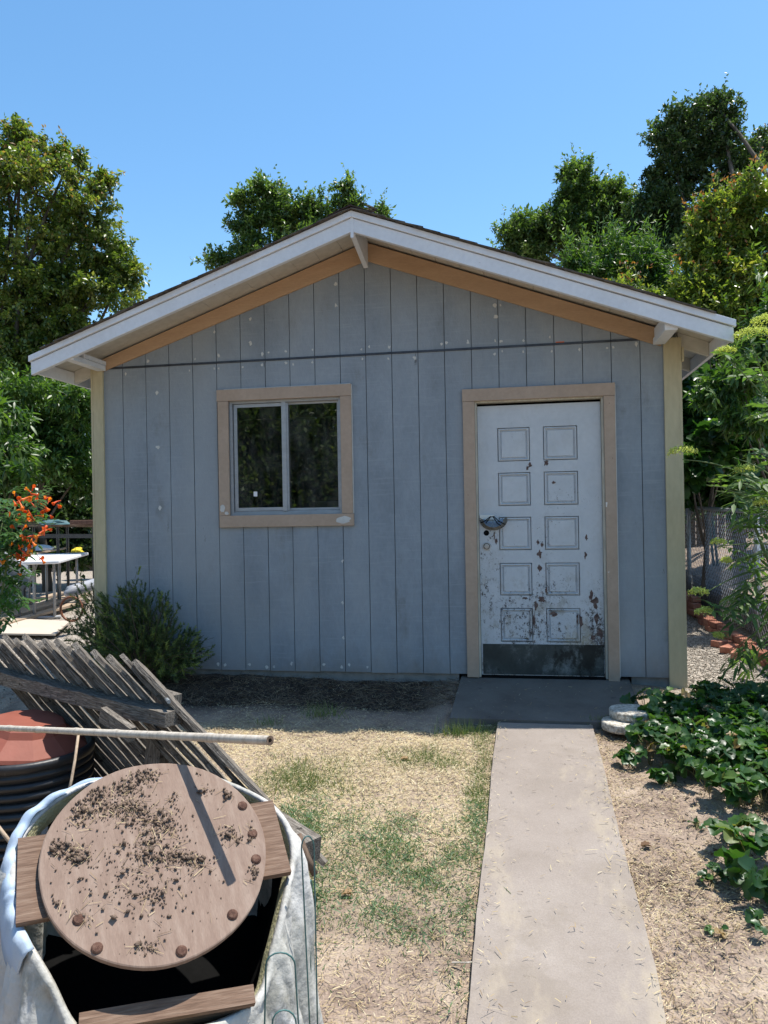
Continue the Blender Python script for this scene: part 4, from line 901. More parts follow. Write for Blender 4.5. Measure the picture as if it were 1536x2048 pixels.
# left tree
tree('pear_tree', 'tall glossy leaved tree with reddish tips filling the upper left edge', 'tree',
     [(10, 330, 15, 90, 60), (45, 262, 15, 30, 34), (48, 310, 15, 40, 45), (140, 320, 15, 38, 40), (70, 390, 15, 120, 70), (205, 362, 15, 30, 24), (60, 520, 15, 150, 110), (180, 430, 15, 60, 50), (215, 500, 15, 50, 40), (235, 520, 15, 50, 38), (190, 580, 15, 80, 50), (40, 640, 15, 150, 90), (-120, 450, 15, 150, 160), (150, 660, 15, 80, 45), (240, 560, 15, 30, 22), (100, 700, 15, 120, 60), (0, 560, 15.3, 160, 160), (90, 600, 15, 90, 80), (20, 720, 15, 120, 60), (60, 770, 14.6, 110, 40), (120, 740, 14.6, 70, 40)],
     gnd(at(30, 1000, d=15)), .22, .095, 'leaf_pear', 1900, 58, .17, .55, spr=.35, tips=.06, shoots=60, cull=.1)
# hedge of peach trees left
tree('peach_tree', 'bright green bushy fruit tree behind the table at left', 'tree',
     [(60, 810, 13, 120, 50), (150, 860, 12.8, 60, 100), (30, 870, 13, 100, 80), (140, 795, 12.6, 50, 35), (175, 930, 12.9, 45, 90), (-60, 850, 13, 90, 110), (100, 900, 12.8, 100, 60)],
     gnd(at(95, 1100, d=13.6)), .10, .11, 'leaf_peach', 900, 48, .15, .30, T=LANCE, spr=.3, shoots=50, cull=.1)
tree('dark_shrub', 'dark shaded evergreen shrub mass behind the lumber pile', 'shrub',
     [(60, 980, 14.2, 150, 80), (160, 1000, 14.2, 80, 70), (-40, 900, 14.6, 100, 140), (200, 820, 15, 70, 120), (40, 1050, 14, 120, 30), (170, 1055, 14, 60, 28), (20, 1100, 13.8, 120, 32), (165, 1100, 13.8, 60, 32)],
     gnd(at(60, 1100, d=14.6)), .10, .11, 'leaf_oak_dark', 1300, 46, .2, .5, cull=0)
# oak behind the ridge
tree('oak_tree', 'leafy oak top rising behind the roof left of the ridge', 'tree',
     [(540, 385, 21, 38, 28), (520, 420, 21, 40, 30), (570, 430, 21, 48, 34), (620, 415, 21, 30, 18), (640, 440, 21, 40, 24), (490, 450, 21, 32, 18), (500, 490, 21, 44, 26), (590, 490, 21, 70, 30), (688, 385, 21, 17, 22), (700, 412, 21, 28, 16), (483, 400, 21, 10, 9), (765, 425, 21, 12, 8), (480, 530, 21, 50, 30), (520, 560, 21, 80, 40)],
     (-6.0, 15.5, 0), .3, .12, 'leaf_oak', 1100, 60, .22, .5, shoots=30, cull=.5, seed=2.2)
# oaks at right
tree('oak_tree', 'mid green broad oak behind the roof, left of the two right trees', 'tree',
     [(1170, 385, 20, 55, 42), (1150, 350, 20, 24, 22), (1190, 420, 20, 70, 55), (1080, 455, 20, 60, 36), (1040, 480, 20, 38, 30), (1130, 470, 20, 70, 40), (1240, 400, 20, 35, 40), (1200, 500, 20, 90, 50), (1060, 510, 20, 60, 20), (1270, 460, 20, 40, 60)],
     (6.2, 14, 0), .3, .105, 'leaf_oak', 1600, 62, .21, .5, shoots=60, cull=.18, seed=.4)
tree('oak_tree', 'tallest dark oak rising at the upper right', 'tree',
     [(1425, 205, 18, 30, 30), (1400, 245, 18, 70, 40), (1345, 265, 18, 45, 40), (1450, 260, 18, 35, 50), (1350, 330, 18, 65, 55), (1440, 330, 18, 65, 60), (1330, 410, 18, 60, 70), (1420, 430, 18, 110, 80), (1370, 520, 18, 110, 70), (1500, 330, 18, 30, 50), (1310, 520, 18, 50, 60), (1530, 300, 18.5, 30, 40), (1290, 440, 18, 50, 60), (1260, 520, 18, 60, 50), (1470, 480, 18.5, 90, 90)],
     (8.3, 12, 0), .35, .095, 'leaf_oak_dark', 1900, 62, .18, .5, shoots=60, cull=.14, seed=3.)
# nearer right: reddish tipped pear, feathery peach, dark mass
tree('photinia_shrub', 'tall upright glossy shrub with red shoot tips beyond the right eave', 'shrub',
     [(1450, 480, 9.5, 60, 110), (1510, 430, 9.5, 50, 90), (1400, 540, 9.4, 45, 80), (1480, 580, 9.3, 90, 90), (1380, 600, 9.3, 50, 50), (1560, 560, 9.3, 70, 160), (1250, 598, 9.9, 60, 22)],
     gnd(at(1480, 1020, d=9.7)), .10, .07, 'leaf_photinia', 1200, 48, .11, .42, shoots=220, tips=.015, cull=.12)
tree('peach_tree', 'feathery bright green peach tree between the roof and the red tipped shrub', 'tree',
     [(1290, 530, 11, 36, 50), (1235, 515, 11.3, 32, 42), (1170, 530, 11.5, 22, 20), (1320, 575, 11, 40, 40), (1215, 560, 11.5, 70, 24), (1140, 525, 11.5, 16, 12)],
     (4.6, 7.5, 0), .07, .10, 'leaf_peach', 300, 34, .11, .22, T=LANCE, spr=.3, shoots=120)
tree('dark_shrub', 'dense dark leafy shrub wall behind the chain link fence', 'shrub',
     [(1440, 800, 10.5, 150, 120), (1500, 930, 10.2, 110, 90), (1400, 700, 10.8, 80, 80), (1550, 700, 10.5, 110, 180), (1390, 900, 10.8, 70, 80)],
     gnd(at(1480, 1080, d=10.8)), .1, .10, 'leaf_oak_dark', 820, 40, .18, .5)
tree('fig_shrub', 'broad leaved bright shrub right beside the shed corner, over the fence', 'shrub',
     [(1385, 830, 8.6, 36, 60), (1410, 880, 8.5, 50, 36), (1385, 930, 8.3, 34, 30), (1450, 900, 8.6, 60, 40), (1380, 780, 8.8, 26, 30), (1378, 968, 9.2, 30, 26), (1440, 985, 9.2, 50, 22), (1500, 840, 8.8, 60, 50)],
     gnd(at(1400, 1080, d=8.8)), .05, .13, 'leaf_ivy', 230, 26, .12, .8, T=ROUND)
tree('peach_tree', 'drooping peach branches hanging at the right below the eave', 'tree',
     [(1480, 760, 7.6, 70, 22), (1450, 790, 7.6, 60, 16), (1500, 840, 7.4, 50, 20), (1530, 700, 7.6, 50, 60), (1560, 640, 7.6, 60, 90)],
     gnd(at(1600, 1150, d=7.8)), .06, .11, 'leaf_peach', 200, 32, .10, .22, T=LANCE, spr=.7, shoots=30)

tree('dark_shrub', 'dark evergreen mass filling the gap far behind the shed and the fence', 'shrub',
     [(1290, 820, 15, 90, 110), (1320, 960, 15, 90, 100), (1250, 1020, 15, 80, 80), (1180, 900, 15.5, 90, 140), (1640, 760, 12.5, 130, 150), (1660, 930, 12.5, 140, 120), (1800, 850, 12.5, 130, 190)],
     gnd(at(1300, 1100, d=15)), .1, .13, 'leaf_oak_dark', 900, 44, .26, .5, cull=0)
# foliage on the near left
tree('peach_tree', 'near leafy branch dangling at the left edge above the orange flowers', 'tree',
     [(-10, 830, 6.4, 50, 40), (10, 900, 6.3, 60, 30), (35, 950, 6.2, 40, 24), (-40, 930, 6.4, 60, 60)],
     gnd(at(-120, 1250, d=6.6)), .05, .10, 'leaf_peach', 90, 32, .10, .25, T=LANCE, spr=.5)
vine = empty('trumpet_vine', gnd(at(-60, 1300, d=5)), 'trumpet vine with orange red flower clusters at the left edge', 'vine')
fo = FO(); mb = MB()
for u, v, ru, rv, k in [(15, 1020, 40, 50, 40), (0, 1120, 30, 60, 40), (10, 1190, 30, 40, 30), (45, 1060, 30, 20, 14), (-60, 1100, 60, 120, 60), (60, 1000, 20, 20, 8)]:
    for _ in range(k):
        c = at(u+random.gauss(0, ru*.5), v+random.gauss(0, rv*.5), d=random.uniform(4.8, 5.4)); dr = unit(np.array([random.gauss(.3, .6), random.gauss(-.2, .6), random.gauss(-.1, .4)])); m_ = 4; t = np.repeat(np.linspace(.2, .9, m_), 2)
        sd = unit(np.cross(dr, (0, 0, 1.))); Ps = c+dr*(t*.14)[:, None]; Ds = np.where((np.arange(2*m_) % 2)[:, None] == 0, sd, -sd)+dr*.5+np.array([0, 0, -.2]); rv_ = np.clip(rng.normal(.5, .25, 2*m_), 0, 1)
        fo.add(LANCE, Ps, Ds, np.tile((0, 0, 1.), (2*m_, 1)), .055, .026, rv_); fo.add(LANCE, [c+dr*.14], [dr], [(0, 0, 1.)], .06, .028, [.5]); mb.tube([c, c+dr*.14], .0012, 4)
fo.build('leaves', 'leaf_vine', vine)
for q in ((-60, 1300, 30, 1010), (-60, 1300, 5, 1180), (-60, 1300, -40, 980)): limb(mb, gnd(at(q[0], q[1], d=5)), at(q[2], q[3], d=5.1), .01, .004, .2)
mb.build('stems', 'green_stem', vine, smooth=True)
def trumpet(mb, p, d_, L_, r_):
    d_ = unit(d_); pts = [p+d_*L_*t+np.array((0, 0, -.25*L_*t*t)) for t in (0, .3, .6, .85, 1)]; mb.tube(pts, [r_*.25, r_*.4, r_*.65, r_*.8, r_*1.5], 7, caps=False)
for u, v, k, sx, sy in ((58, 1010, 34, 22, 22), (40, 1100, 34, 24, 22), (88, 1062, 8, 6, 10)):
    for _ in range(k):
        V_ = MB(); p = at(u+random.gauss(0, sx), v+random.gauss(0, sy), d=random.uniform(4.8, 5.0)); trumpet(V_, p, np.array([random.gauss(.3, .6), random.gauss(-.3, .5), random.gauss(.1, .5)]), random.uniform(.035, .07), random.uniform(.006, .010))
        me, c_ = V_.mesh('flower'); a = me.attributes.new('rnd', 'FLOAT', 'FACE'); a.data.foreach_set('value', np.full(len(V_.f), random.random(), np.float32)); link('flower', me, 'petal_orange', vine, c_, smooth=True)

# rosemary by the shed corner
ros = empty('rosemary_bush', (-3.0, -.2, -.03), 'dark green rosemary bush at the left corner of the shed', 'shrub')
mb = MB(); fo = FO(); st0 = np.array((-2.92, -.22, -.02))
tips_ = [(240, 1170), (205, 1180), (270, 1165), (320, 1195), (345, 1215), (165, 1185), (145, 1215), (150, 1260), (180, 1300), (390, 1290), (405, 1300), (370, 1310), (340, 1260), (300, 1200), (220, 1240), (260, 1220), (240, 1290), (290, 1260), (200, 1270), (350, 1330), (320, 1300), (175, 1230), (380, 1275)]
for u, v in tips_*8:
    tp = at(u+random.gauss(0, 16), v+random.gauss(0, 16), Y=-.22+random.gauss(0, .2)); p1 = st0+(tp-st0)*.4+np.array((0, 0, .03)); limb(mb, st0+rng.normal(0, .012, 3), tp, .0035, .001, .16, 4, 6)
    for _ in range(6):
        s0 = st0+(tp-st0)*random.uniform(.35, .95)+rng.normal(0, .02, 3); e_ = s0+unit(unit(tp-st0)+rng.normal(0, .55, 3)+np.array((0, 0, .35)))*random.uniform(.06, .13); m_ = 56; t = rng.random(m_); ax = unit(e_-s0)
        Ps = s0+(e_-s0)*t[:, None]; Ds = rdir(m_)*.8+ax*.9; bright = .25 if random.random() < .75 else .8
        fo.add(BLADE, Ps, Ds, rdir(m_), .024, .0052, np.clip(rng.normal(bright, .18, m_)+.15*t, 0, 1))
fo.build('needles', 'needle', ros); mb.tube([st0-np.array((0, 0, .05)), st0+np.array((.01, 0, .12)), st0+np.array((-.02, 0, .25))], [.03, .024, .016], 8); mb.build('stems', 'bark', ros, smooth=True)

# elderberry at the right
eld = empty('elderberry_shrub', (2.0, -.2, -.04), 'elderberry shrub with drooping leaves and yellow green flower heads at the right edge', 'shrub')
mb = MB(); fo = FO()
def pinnate(c, dr, L_=.2, npair=3, ll=.10, lw=.027, T=LANCE):
    dr = unit(dr)
    if (c+dr*(L_+ll*.6))[0] < 1.22+.10*(c[1]+1): return
    sd = unit(np.cross(dr, (0, 0, 1.))); up_ = np.cross(sd, dr); pts = [c+dr*L_*t+np.array((0, 0, -.35*L_*t*t)) for t in np.linspace(0, 1, 6)]; mb.tube(pts, .0016, 4)
    t = np.repeat(np.linspace(.35, .9, npair), 2); sgn = np.where(np.arange(2*npair) % 2 == 0, 1, -1)
    Ps = c+dr*(L_*t)[:, None]+np.array((0, 0, -.35))*(L_*t*t)[:, None]; Ds = sgn[:, None]*sd*.85+dr*.55+np.array((0, 0, -.42))+rng.normal(0, .12, (2*npair, 3))
    rv = np.clip(rng.normal(.45, .22)+rng.normal(0, .12, 2*npair+1), 0, 1); fo.add(T, Ps, Ds, np.tile(up_, (2*npair, 1))+rng.normal(0, .2, (2*npair, 3)), ll*rng.uniform(.75, 1.15, 2*npair), lw, rv[1:]); fo.add(T, [pts[-1]], [dr+np.array((0, 0, -.6))], [up_], ll*1.1, lw, rv[:1])
base_e = np.array((2.0, -.2, -.04)); heads = [(1505, 668, 34, 4.9), (1450, 702, 20, 4.9), (1365, 903, 27, 4.9), (1490, 938, 20, 4.8), (1527, 1005, 18, 4.7), (1437, 1084, 14, 4.8), (1397, 1184, 18, 4.8), (1408, 1222, 17, 4.75), (1437, 1270, 10, 4.8), (1452, 1120, 10, 4.9), (1530, 640, 26, 5.0)]
heads = [h for h in heads if h[2]]
targets = [(1520, 735), (1530, 800), (1470, 960), (1440, 985), (1510, 1060), (1480, 1030), (1430, 1150), (1475, 1165), (1520, 1180), (1530, 1240), (1490, 1290), (1450, 1200), (1520, 1330), (1530, 900), (1400, 975), (1545, 700), (1560, 980), (1560, 1100), (1490, 1120), (1540, 1140), (1500, 960), (1440, 930)]
hub = np.array((1.85, -.25, .9))
for k in range(5): limb(mb, base_e+rng.normal(0, .04, 3)*np.array((1, 1, 0)), hub+rng.normal(0, .15, 3), .016, .010, .1)
for i, (u, v) in enumerate(targets+targets[:17]):
    d_ = random.uniform(4.75, 5.5); c = at(u+20+random.gauss(0, 12), v+random.gauss(0, 12), d=d_); h2 = hub+np.array((0, 0, (c[2]-hub[2])*.45)); limb(mb, h2, c, .008, .003, .12)
    for k in range(4): pinnate(c+(h2-c)*random.uniform(0, .35), unit(c-h2)+rng.normal(0, .75, 3)*np.array((1, 1, .5)), random.uniform(.16, .24), random.choice((2, 3, 3)), random.uniform(.08, .13), random.uniform(.022, .034))
for u, v, r_, d_ in heads:
    c = at(u, v, d=d_); R_ = r_*d_/FPX; h2 = hub+np.array((0, 0, (c[2]-hub[2])*.5)); limb(mb, h2, c-np.array((0, 0, R_*.6)), .006, .003, .1)
    hf = FO(); k = int(60+R_*3000); th = rng.uniform(0, 6.28, k); rr_ = R_*np.sqrt(rng.random(k))*1.1; cl = vnoise(th*2, rr_*60, 1.5, 3)
    Ps = np.stack([c[0]+rr_*np.cos(th), c[1]+rr_*np.sin(th), c[2]+.35*R_*(1-(rr_/R_)**2)+rng.normal(0, .007, k)], -1)
    hf.add(OCTA, Ps, rdir(k), rdir(k), .010, .010, rng.random(k)); hf.add(LEAF4, Ps[:k//2]-np.array((0, 0, .01)), rdir(k//2), rdir(k//2), .012, .004, rng.random(k//2)*.4); hf.build('flower_head', 'leaf_elder_flower', eld)
    for _ in range(2): pinnate(c+rng.normal(0, .03, 3)-np.array((0, 0, .03)), rng.normal(0, 1, 3)*np.array((1, 1, .3)), .16, 3, .095, .024)
fo.build('leaves', 'leaf_elder', eld); mb.build('stems', 'green_stem', eld, smooth=True)

# ------------------------------------------------------------------ chain link fence and bricks at the right
FX = 2.11; clf = empty('chain_link_fence', (FX, 2, 0), 'galvanised chain link fence running back behind the elderberry', 'fence')
for y_ in (-1.2, 1.57, 4.38, 7.2):
    g_ = float(gbase(FX, y_)); MB().tube([(FX, y_, g_-.1), (FX, y_, g_+1.2)], .026, 10).build('fence_post', 'galvanised', clf, smooth=True)
    MB().lathe([(.03, 0), (.031, .03), (.012, .05), (0, .052)], 10, (FX, y_, g_+1.2)).build('post_cap', 'galvanised', clf, smooth=True)
pts = [(FX, y_, float(gbase(FX, y_))+1.2) for y_ in np.arange(-1.3, 7.4, .5)]; MB().tube(pts, .02, 8).build('top_rail', 'galvanised', clf, smooth=True)
mb = MB(); st = .055; ys = np.arange(-1.2, 7.2, st*2)
V = []; Fq = []
for sgn in (1, -1):
    for y0 in np.arange(-1.2-1.2, 7.2+1.2, st*1.4):
        ya, za, yb, zb_ = y0, .08, y0+sgn*1.12, 1.2
        P0 = (FX-.024+.003*sgn, ya, za+float(gbase(FX, ya))); P1 = (FX-.024+.003*sgn, yb, zb_+float(gbase(FX, yb)))
        mb.tube([P0, P1], .0021, 3, caps=False)
mb.build('wire_mesh', 'galvanised', clf)
rb = empty('retaining_board', (2.2, 3, .1), 'stacked weathered retaining boards along the foot of the chain link fence', 'retaining wall')
for k in range(4): plank('board', (FX+.09, -.3, .05+.085*k), (FX+.09, 7, .14+.085*k), .078, .035, 'weathered_wood', rb, (0, 0, 1), seed=60+k)
bank = MB(); V = []; 
for y_ in np.arange(-1, 8.1, .5): V += [(FX+.12, y_, .30), (FX+.5, y_, .5+.1*math.sin(y_*2)), (FX+1.6, y_, .75+.15*math.sin(y_*1.3)), (FX+4, y_, .8)]
k = len(V)//4; bank.add(V, [(i*4+j, i*4+j+1, i*4+j+5, i*4+j+4) for i in range(k-1) for j in range(3)]); o = bank.build('earth_bank', 'ground_soil', None, smooth=True); tag(o, kind='structure')
bb = empty('brick_border', (1.9, 2.5, 0), 'loose red brick border along the gravel strip by the fence', 'brick edging')
bm0 = MB().box(-.098, .098, -.045, .045, -.028, .028).mesh('brick')[0]; bm0.materials.append(MT['brick'])
def brick(p, rz, tilt=0):
    o = bpy.data.objects.new('brick', bm0); COL.objects.link(o); o.parent = bb; o.location = tuple(np.array(p)-WPOS[bb.name]); o.rotation_euler = (tilt, random.gauss(0, .04), rz); m_ = o.modifiers.new('bevel', 'BEVEL'); m_.width = .006; m_.segments = 2
y_ = .5
while y_ < 5.2:
    for lay in range(2 if y_ < 3.2 else 4): brick((1.93+random.gauss(0, .015), y_+.1*(lay % 2), .01+.06*lay+float(gbase(1.9, y_))), math.pi/2+random.gauss(0, .06))
    y_ += .212
for k in range(5): brick((1.75+random.gauss(0, .03), 3.75+random.gauss(0, .1), .02+.058*k), random.gauss(.3, .2))
for k in range(3): brick((1.78, 1.0+.25*k, .02), random.gauss(1, .5))
for (x_, y0, zt, lab) in ((2.31, 4.5, 2.80, 'taller slim teal pole standing behind the chain link fence'), (2.37, 4.55, 2.45, 'shorter slim teal pole standing behind the chain link fence')):
    mb = MB().tube([(x_+.12, y0, .5), (x_+.03, y0, (zt+.5)/2), (x_, y0, zt)], .016, 8).lathe([(.03, 0), (.03, .03), (0, .035)], 8, (x_, y0, zt-.01)); o = mb.build('garden_pole', 'pole_teal', None, smooth=True); tag(o, lab, 'pole')
# stone pavers
def paver(x, y_, z, r_, lab):
    mb = MB().lathe([(0, -.05), (r_*.97, -.05), (r_, -.04), (r_, -.006), (r_*.96, 0), (0, .002)], 40, (x, y_, z), lambda t, i: 1+.02*math.sin(3*t)+.012*math.sin(8*t)); o = mb.build('round_paver', 'paver_aggregate', None, smooth=False); tag(o, lab, 'stepping stone', 'round aggregate stepping stones'); return o
paver(.60, -.96, -.045, .125, 'lower grey round stepping stone tucked under another by the landing')
paver(.665, -.88, .008, .135, 'round pale aggregate stepping stone on top of another by the landing')
paver(.98, -.58, -.02, .14, 'pale round stepping stone half hidden by leaves below the shed corner')

# ------------------------------------------------------------------ strawberries
def in_poly(x, y, poly):
    ins = np.zeros(len(x), bool); j = len(poly)-1
    for i in range(len(poly)):
        xi, yi = poly[i]; xj, yj = poly[j]; c = ((yi > y) != (yj > y)) & (x < (xj-xi)*(y-yi)/(yj-yi+1e-12)+xi); ins ^= c; j = i
    return ins
def strawberry(fo, mb, c, nl, spread, hmax, ll):
    for _ in range(nl):
        th = random.uniform(0, 6.28); rr_ = spread*math.sqrt(random.random()); h = hmax*random.uniform(.5, 1); tip = c+np.array((rr_*math.cos(th), rr_*math.sin(th), h)); mb.tube([c+rng.normal(0, .01, 3)*np.array((1, 1, 0)), (c+tip)/2+np.array((0, 0, h*.2)), tip], .0016, 4, caps=False)
        out_ = np.array((math.cos(th), math.sin(th), random.gauss(0, .25))); nh = np.array((0, 0, 1.))+rng.normal(0, .55, 3); sd = unit(np.cross(out_, nh)); l_ = ll*random.uniform(.6, 1.2); rv = min(.85, max(0, random.gauss(.38, .2)))
        if random.random() < .035: rv = 1
        D_ = np.array([out_, out_*.35+sd, out_*.35-sd]); fo.add(ROUND, np.tile(tip, (3, 1)), D_, np.tile(nh, (3, 1))+rng.normal(0, .12, (3, 3)), l_, l_*.95, rv+rng.normal(0, .03, 3))
fo = FO(); mb = MB(); poly = [(.62, -1.1), (.78, -.66), (1.1, -.5), (1.9, -.45), (2.6, -.5), (2.6, -2.3), (1.3, -2.2), (1.0, -1.95), (.86, -1.78), (.78, -1.55), (.66, -1.4)]
PX = rng.uniform(.55, 2.6, 900); PY = rng.uniform(-2.4, -.4, 900); k_ = in_poly(PX, PY, poly)
for x_, y_ in list(zip(PX[k_], PY[k_]))[:330]: strawberry(fo, mb, np.array((x_, y_, float(gz(x_, y_)))), 7, .11, .17, .056)
sp_ = empty('strawberry_patch', (1.2, -1.3, -.12), 'dense patch of dark green strawberry plants right of the path', 'plants'); 
o = fo.build('leaves', 'leaf_strawberry', sp_); tag(o, kind='stuff'); mb.build('stems', 'red_stem', sp_)
for (u, v, nl, sd_, h, ll, lab) in [(1480, 1715, 16, .10, .14, .07, 'strawberry plant with large leaves at the right edge just below the patch'), (1510, 1790, 16, .10, .12, .075, 'lowest strawberry plant at the right edge above bare straw'), (1425, 1770, 7, .05, .06, .035, 'small pale strawberry plantlet on bare soil, left of the lowest big plant'), (1394, 1662, 4, .03, .03, .03, 'tiny seedling on the straw below the strawberry patch'), (1340, 1572, 8, .07, .07, .05, 'low strawberry runner at the left foot of the patch'), (1262, 1530, 9, .06, .10, .05, 'strawberry plant at the leftmost tip of the patch near the path'), (1434, 1868, 3, .025, .02, .025, 'tiny sprout on the straw near the bottom right'), (1530, 1870, 6, .05, .05, .04, 'small plant cut by the right edge near the bottom')]:
    fo = FO(); mb = MB(); k = M3.T @ np.array([(u-768)/FPX, (1024-v)/FPX, 1.]); t = (.1*CAM[1]-.03-CAM[2])/(k[2]-.1*k[1]); c = CAM+t*k; c[2] = float(gz(c[0], c[1])); strawberry(fo, mb, c, nl, sd_, h, ll); r_ = empty('strawberry_plant', c, lab, 'plant', 'single strawberry plants beside the patch'); fo.build('leaves', 'leaf_strawberry', r_); mb.build('stems', 'red_stem', r_)

# ------------------------------------------------------------------ straw, grass, gravel
def onground(n_, x0, x1, y0, y1): return rng.uniform(x0, x1, n_), rng.uniform(y0, y1, n_)
def zsurf(x, y):
    z = gz(x, y); onp = (x > -.165) & (x < .425) & (y < -.92); onl = (x > -.455) & (x < .76) & (y >= -.9) & (y < 0)
    return np.where(onp, .1*np.maximum(y, -4.5)+.008, np.where(onl, .085*y+.004, z)), onp | onl
x, y = onground(330000, -3.2, 2.4, -4.6, -.05); z, pv = zsurf(x, y)
dens = .35+.65*vnoise(x, y, 2.3, 21)**1.2; dens = dens*(1-.72*sm(y, -.95, -.8)*(x < .8)); bare = sm(vnoise(x, y, 1.6, 33), .35, .6)
dens *= .5+.5*bare; dens = np.where((y < -3.4), dens*.8, dens)
edge = np.exp(-np.abs(x+.16)/.06)+np.exp(-np.abs(x-.42)/.04)
dens = np.where(pv, .012+.13*np.exp(-np.minimum(np.abs(x+.17), np.abs(x-.42))/.035)*(y < -.9), dens+.3*edge*(y < -1))
dens = np.where((x < -.2) & (y > -2.3) & (y < -1.0), np.maximum(dens, .9*vnoise(x, y, 1.9, 44)+.25), dens)
k_ = rng.random(len(x)) < dens; x, y, z = x[k_], y[k_], z[k_]; n_ = len(x); th = rng.uniform(0, 6.28, n_); L_ = rng.uniform(.005, .027, n_)*np.where(rng.random(n_) < .06, 2.8, 1)
fo = FO(); D_ = np.stack([np.cos(th), np.sin(th), rng.normal(.1, .22, n_)], -1)
rv = np.clip(rng.normal(.5, .22, n_)+.22*((x < -.1) & (y > -2.4)), 0, 1)
fo.add(STRAW, np.stack([x, y, z+.004+rng.uniform(0, .012, n_)], -1), D_, np.array([0, 0, 1.])+rng.normal(0, .35, (n_, 3)), L_, rng.uniform(.0009, .003, n_), rv, thick=L_)
o = fo.build('straw_litter', 'straw', None); tag(o, 'dry straw and grass clippings littering the bare soil', 'straw', kind='stuff')
x, y = onground(5000, -3.1, -.45, -.55, -.04); n_ = len(x); th = rng.uniform(0, 6.28, n_); fo = FO()
fo.add(STRAW, np.stack([x, y, gz(x, y)+rng.uniform(.003, .03, n_)], -1), np.stack([np.cos(th), np.sin(th), rng.normal(.1, .3, n_)], -1), np.array([0, 0, 1.])+rng.normal(0, .5, (n_, 3)), rng.uniform(.03, .12, n_), rng.uniform(.0015, .004, n_), rng.random(n_), thick=.03)
o = fo.build('dark_mulch', 'straw_dark', None); tag(o, 'dark damp mulch of stalks along the foot of the shed wall', 'mulch', kind='stuff')
# soil clods
x, y = onground(22000, -3.2, 2.4, -4.6, -.05); z, pv = zsurf(x, y); k_ = ~pv; x, y, z = x[k_], y[k_], z[k_]; n_ = len(x); s_ = rng.uniform(.003, .012, n_)*rng.uniform(.4, 1, n_)
fo = FO(); fo.add(OCTA, np.stack([x, y, z+s_*.2], -1), rdir(n_), rdir(n_), s_, s_, rng.random(n_), thick=s_); o = fo.build('soil_clods', mat('clod', [(.2, .15, .11), (.36, .28, .21), (.48, .39, .3)], 20), None); tag(o, 'small soil clods over the bare yard', 'soil', kind='stuff')
x, y = onground(7000, .40, 2.0, -4.4, -.9); n_ = len(x); th = rng.uniform(0, 6.28, n_); fo = FO()
k_ = rng.random(n_) < .25+.75*(vnoise(x, y, 4, 61) > .5); x, y, th = x[k_], y[k_], th[k_]; n_ = len(x)
fo.add(STRAW, np.stack([x, y, gz(x, y)+rng.uniform(.002, .014, n_)], -1), np.stack([np.cos(th), np.sin(th), rng.normal(.1, .25, n_)], -1), np.array([0, 0, 1.])+rng.normal(0, .4, (n_, 3)), rng.uniform(.008, .04, n_), rng.uniform(.002, .008, n_), rng.random(n_), thick=.02)
o = fo.build('leaf_crumbs', 'straw_dark', None); tag(o, 'dark dry leaf crumbs on the soil right of the path', 'leaf litter', kind='stuff')
# gravel
x1, y1 = onground(16000, 1.17, 1.95, -.45, 4.6); x2, y2 = onground(15000, -8.5, -3.7, -.9, 4.5); x = np.concatenate([x1, x2]); y = np.concatenate([y1, y2]); n_ = len(x); s_ = rng.uniform(.008, .022, n_)
fo = FO(); fo.add(OCTA, np.stack([x, y, gz(x, y)+s_*.15], -1), rdir(n_)*np.array([1, 1, .3]), np.array([0, 0, 1.])+rng.normal(0, .4, (n_, 3)), s_, s_*.8, rng.random(n_), thick=s_*.8); o = fo.build('gravel', 'pebble', None); tag(o, 'pale angular gravel on both sides of the shed', 'gravel', kind='stuff')
# green ground cover
x, y = onground(140000, -2.0, -.1, -3.7, -.9); g_ = greenmask(x, y); k_ = (rng.random(len(x)) < g_*.95) & (x < -.15-.0*y); x, y, g_ = x[k_], y[k_], g_[k_]; n_ = len(x); blue = (y < -1.95) & (rng.random(n_) < .8)
for nm, mk, mt_, ln, wd, fl, lab in (('lawn_grass', ~blue, 'grass_green', (.02, .055), .003, .7, 'patchy green grass between the straw, left of the path'), ('creeping_weed', blue, 'weed_blue', (.012, .032), .0048, 1.4, 'creeping blue green weed mat left of the path')):
    xx, yy = x[mk], y[mk]; m_ = len(xx); D_ = np.stack([rng.normal(0, fl, m_), rng.normal(0, fl, m_), np.ones(m_)], -1)
    fo = FO(); fo.add(BLADE, np.stack([xx, yy, gz(xx, yy)+(rng.uniform(0, .022, m_) if 'weed' in nm else -.002)], -1), D_, rdir(m_), rng.uniform(*ln, m_), wd, np.clip(rng.normal(.4, .28, m_), 0, 1)); o = fo.build(nm, mt_, None); tag(o, lab, 'grass' if 'lawn' in nm else 'weeds', kind='stuff')
def tuft(u, v, n_, r_, h, lab, mt_='grass_green'):
    k = M3.T @ np.array([(u-768)/FPX, (1024-v)/FPX, 1.]); t = (.1*CAM[1]-.03-CAM[2])/(k[2]-.1*k[1]); c = CAM+t*k; c[2] = float(gz(c[0], c[1])); fo = FO(); x = c[0]+rng.normal(0, r_, n_); y = c[1]+rng.normal(0, r_*.5, n_)
    fo.add(BLADE, np.stack([x, y, gz(x, y)-.003], -1), np.stack([rng.normal(0, .4, n_), rng.normal(0, .4, n_), np.ones(n_)], -1), rdir(n_), rng.uniform(.4, 1.1, n_)*h, .0032, np.clip(rng.normal(.4, .2, n_), 0, 1)); o = fo.build('grass_tuft', mt_, None); tag(o, lab, 'grass tuft', 'grass tufts')
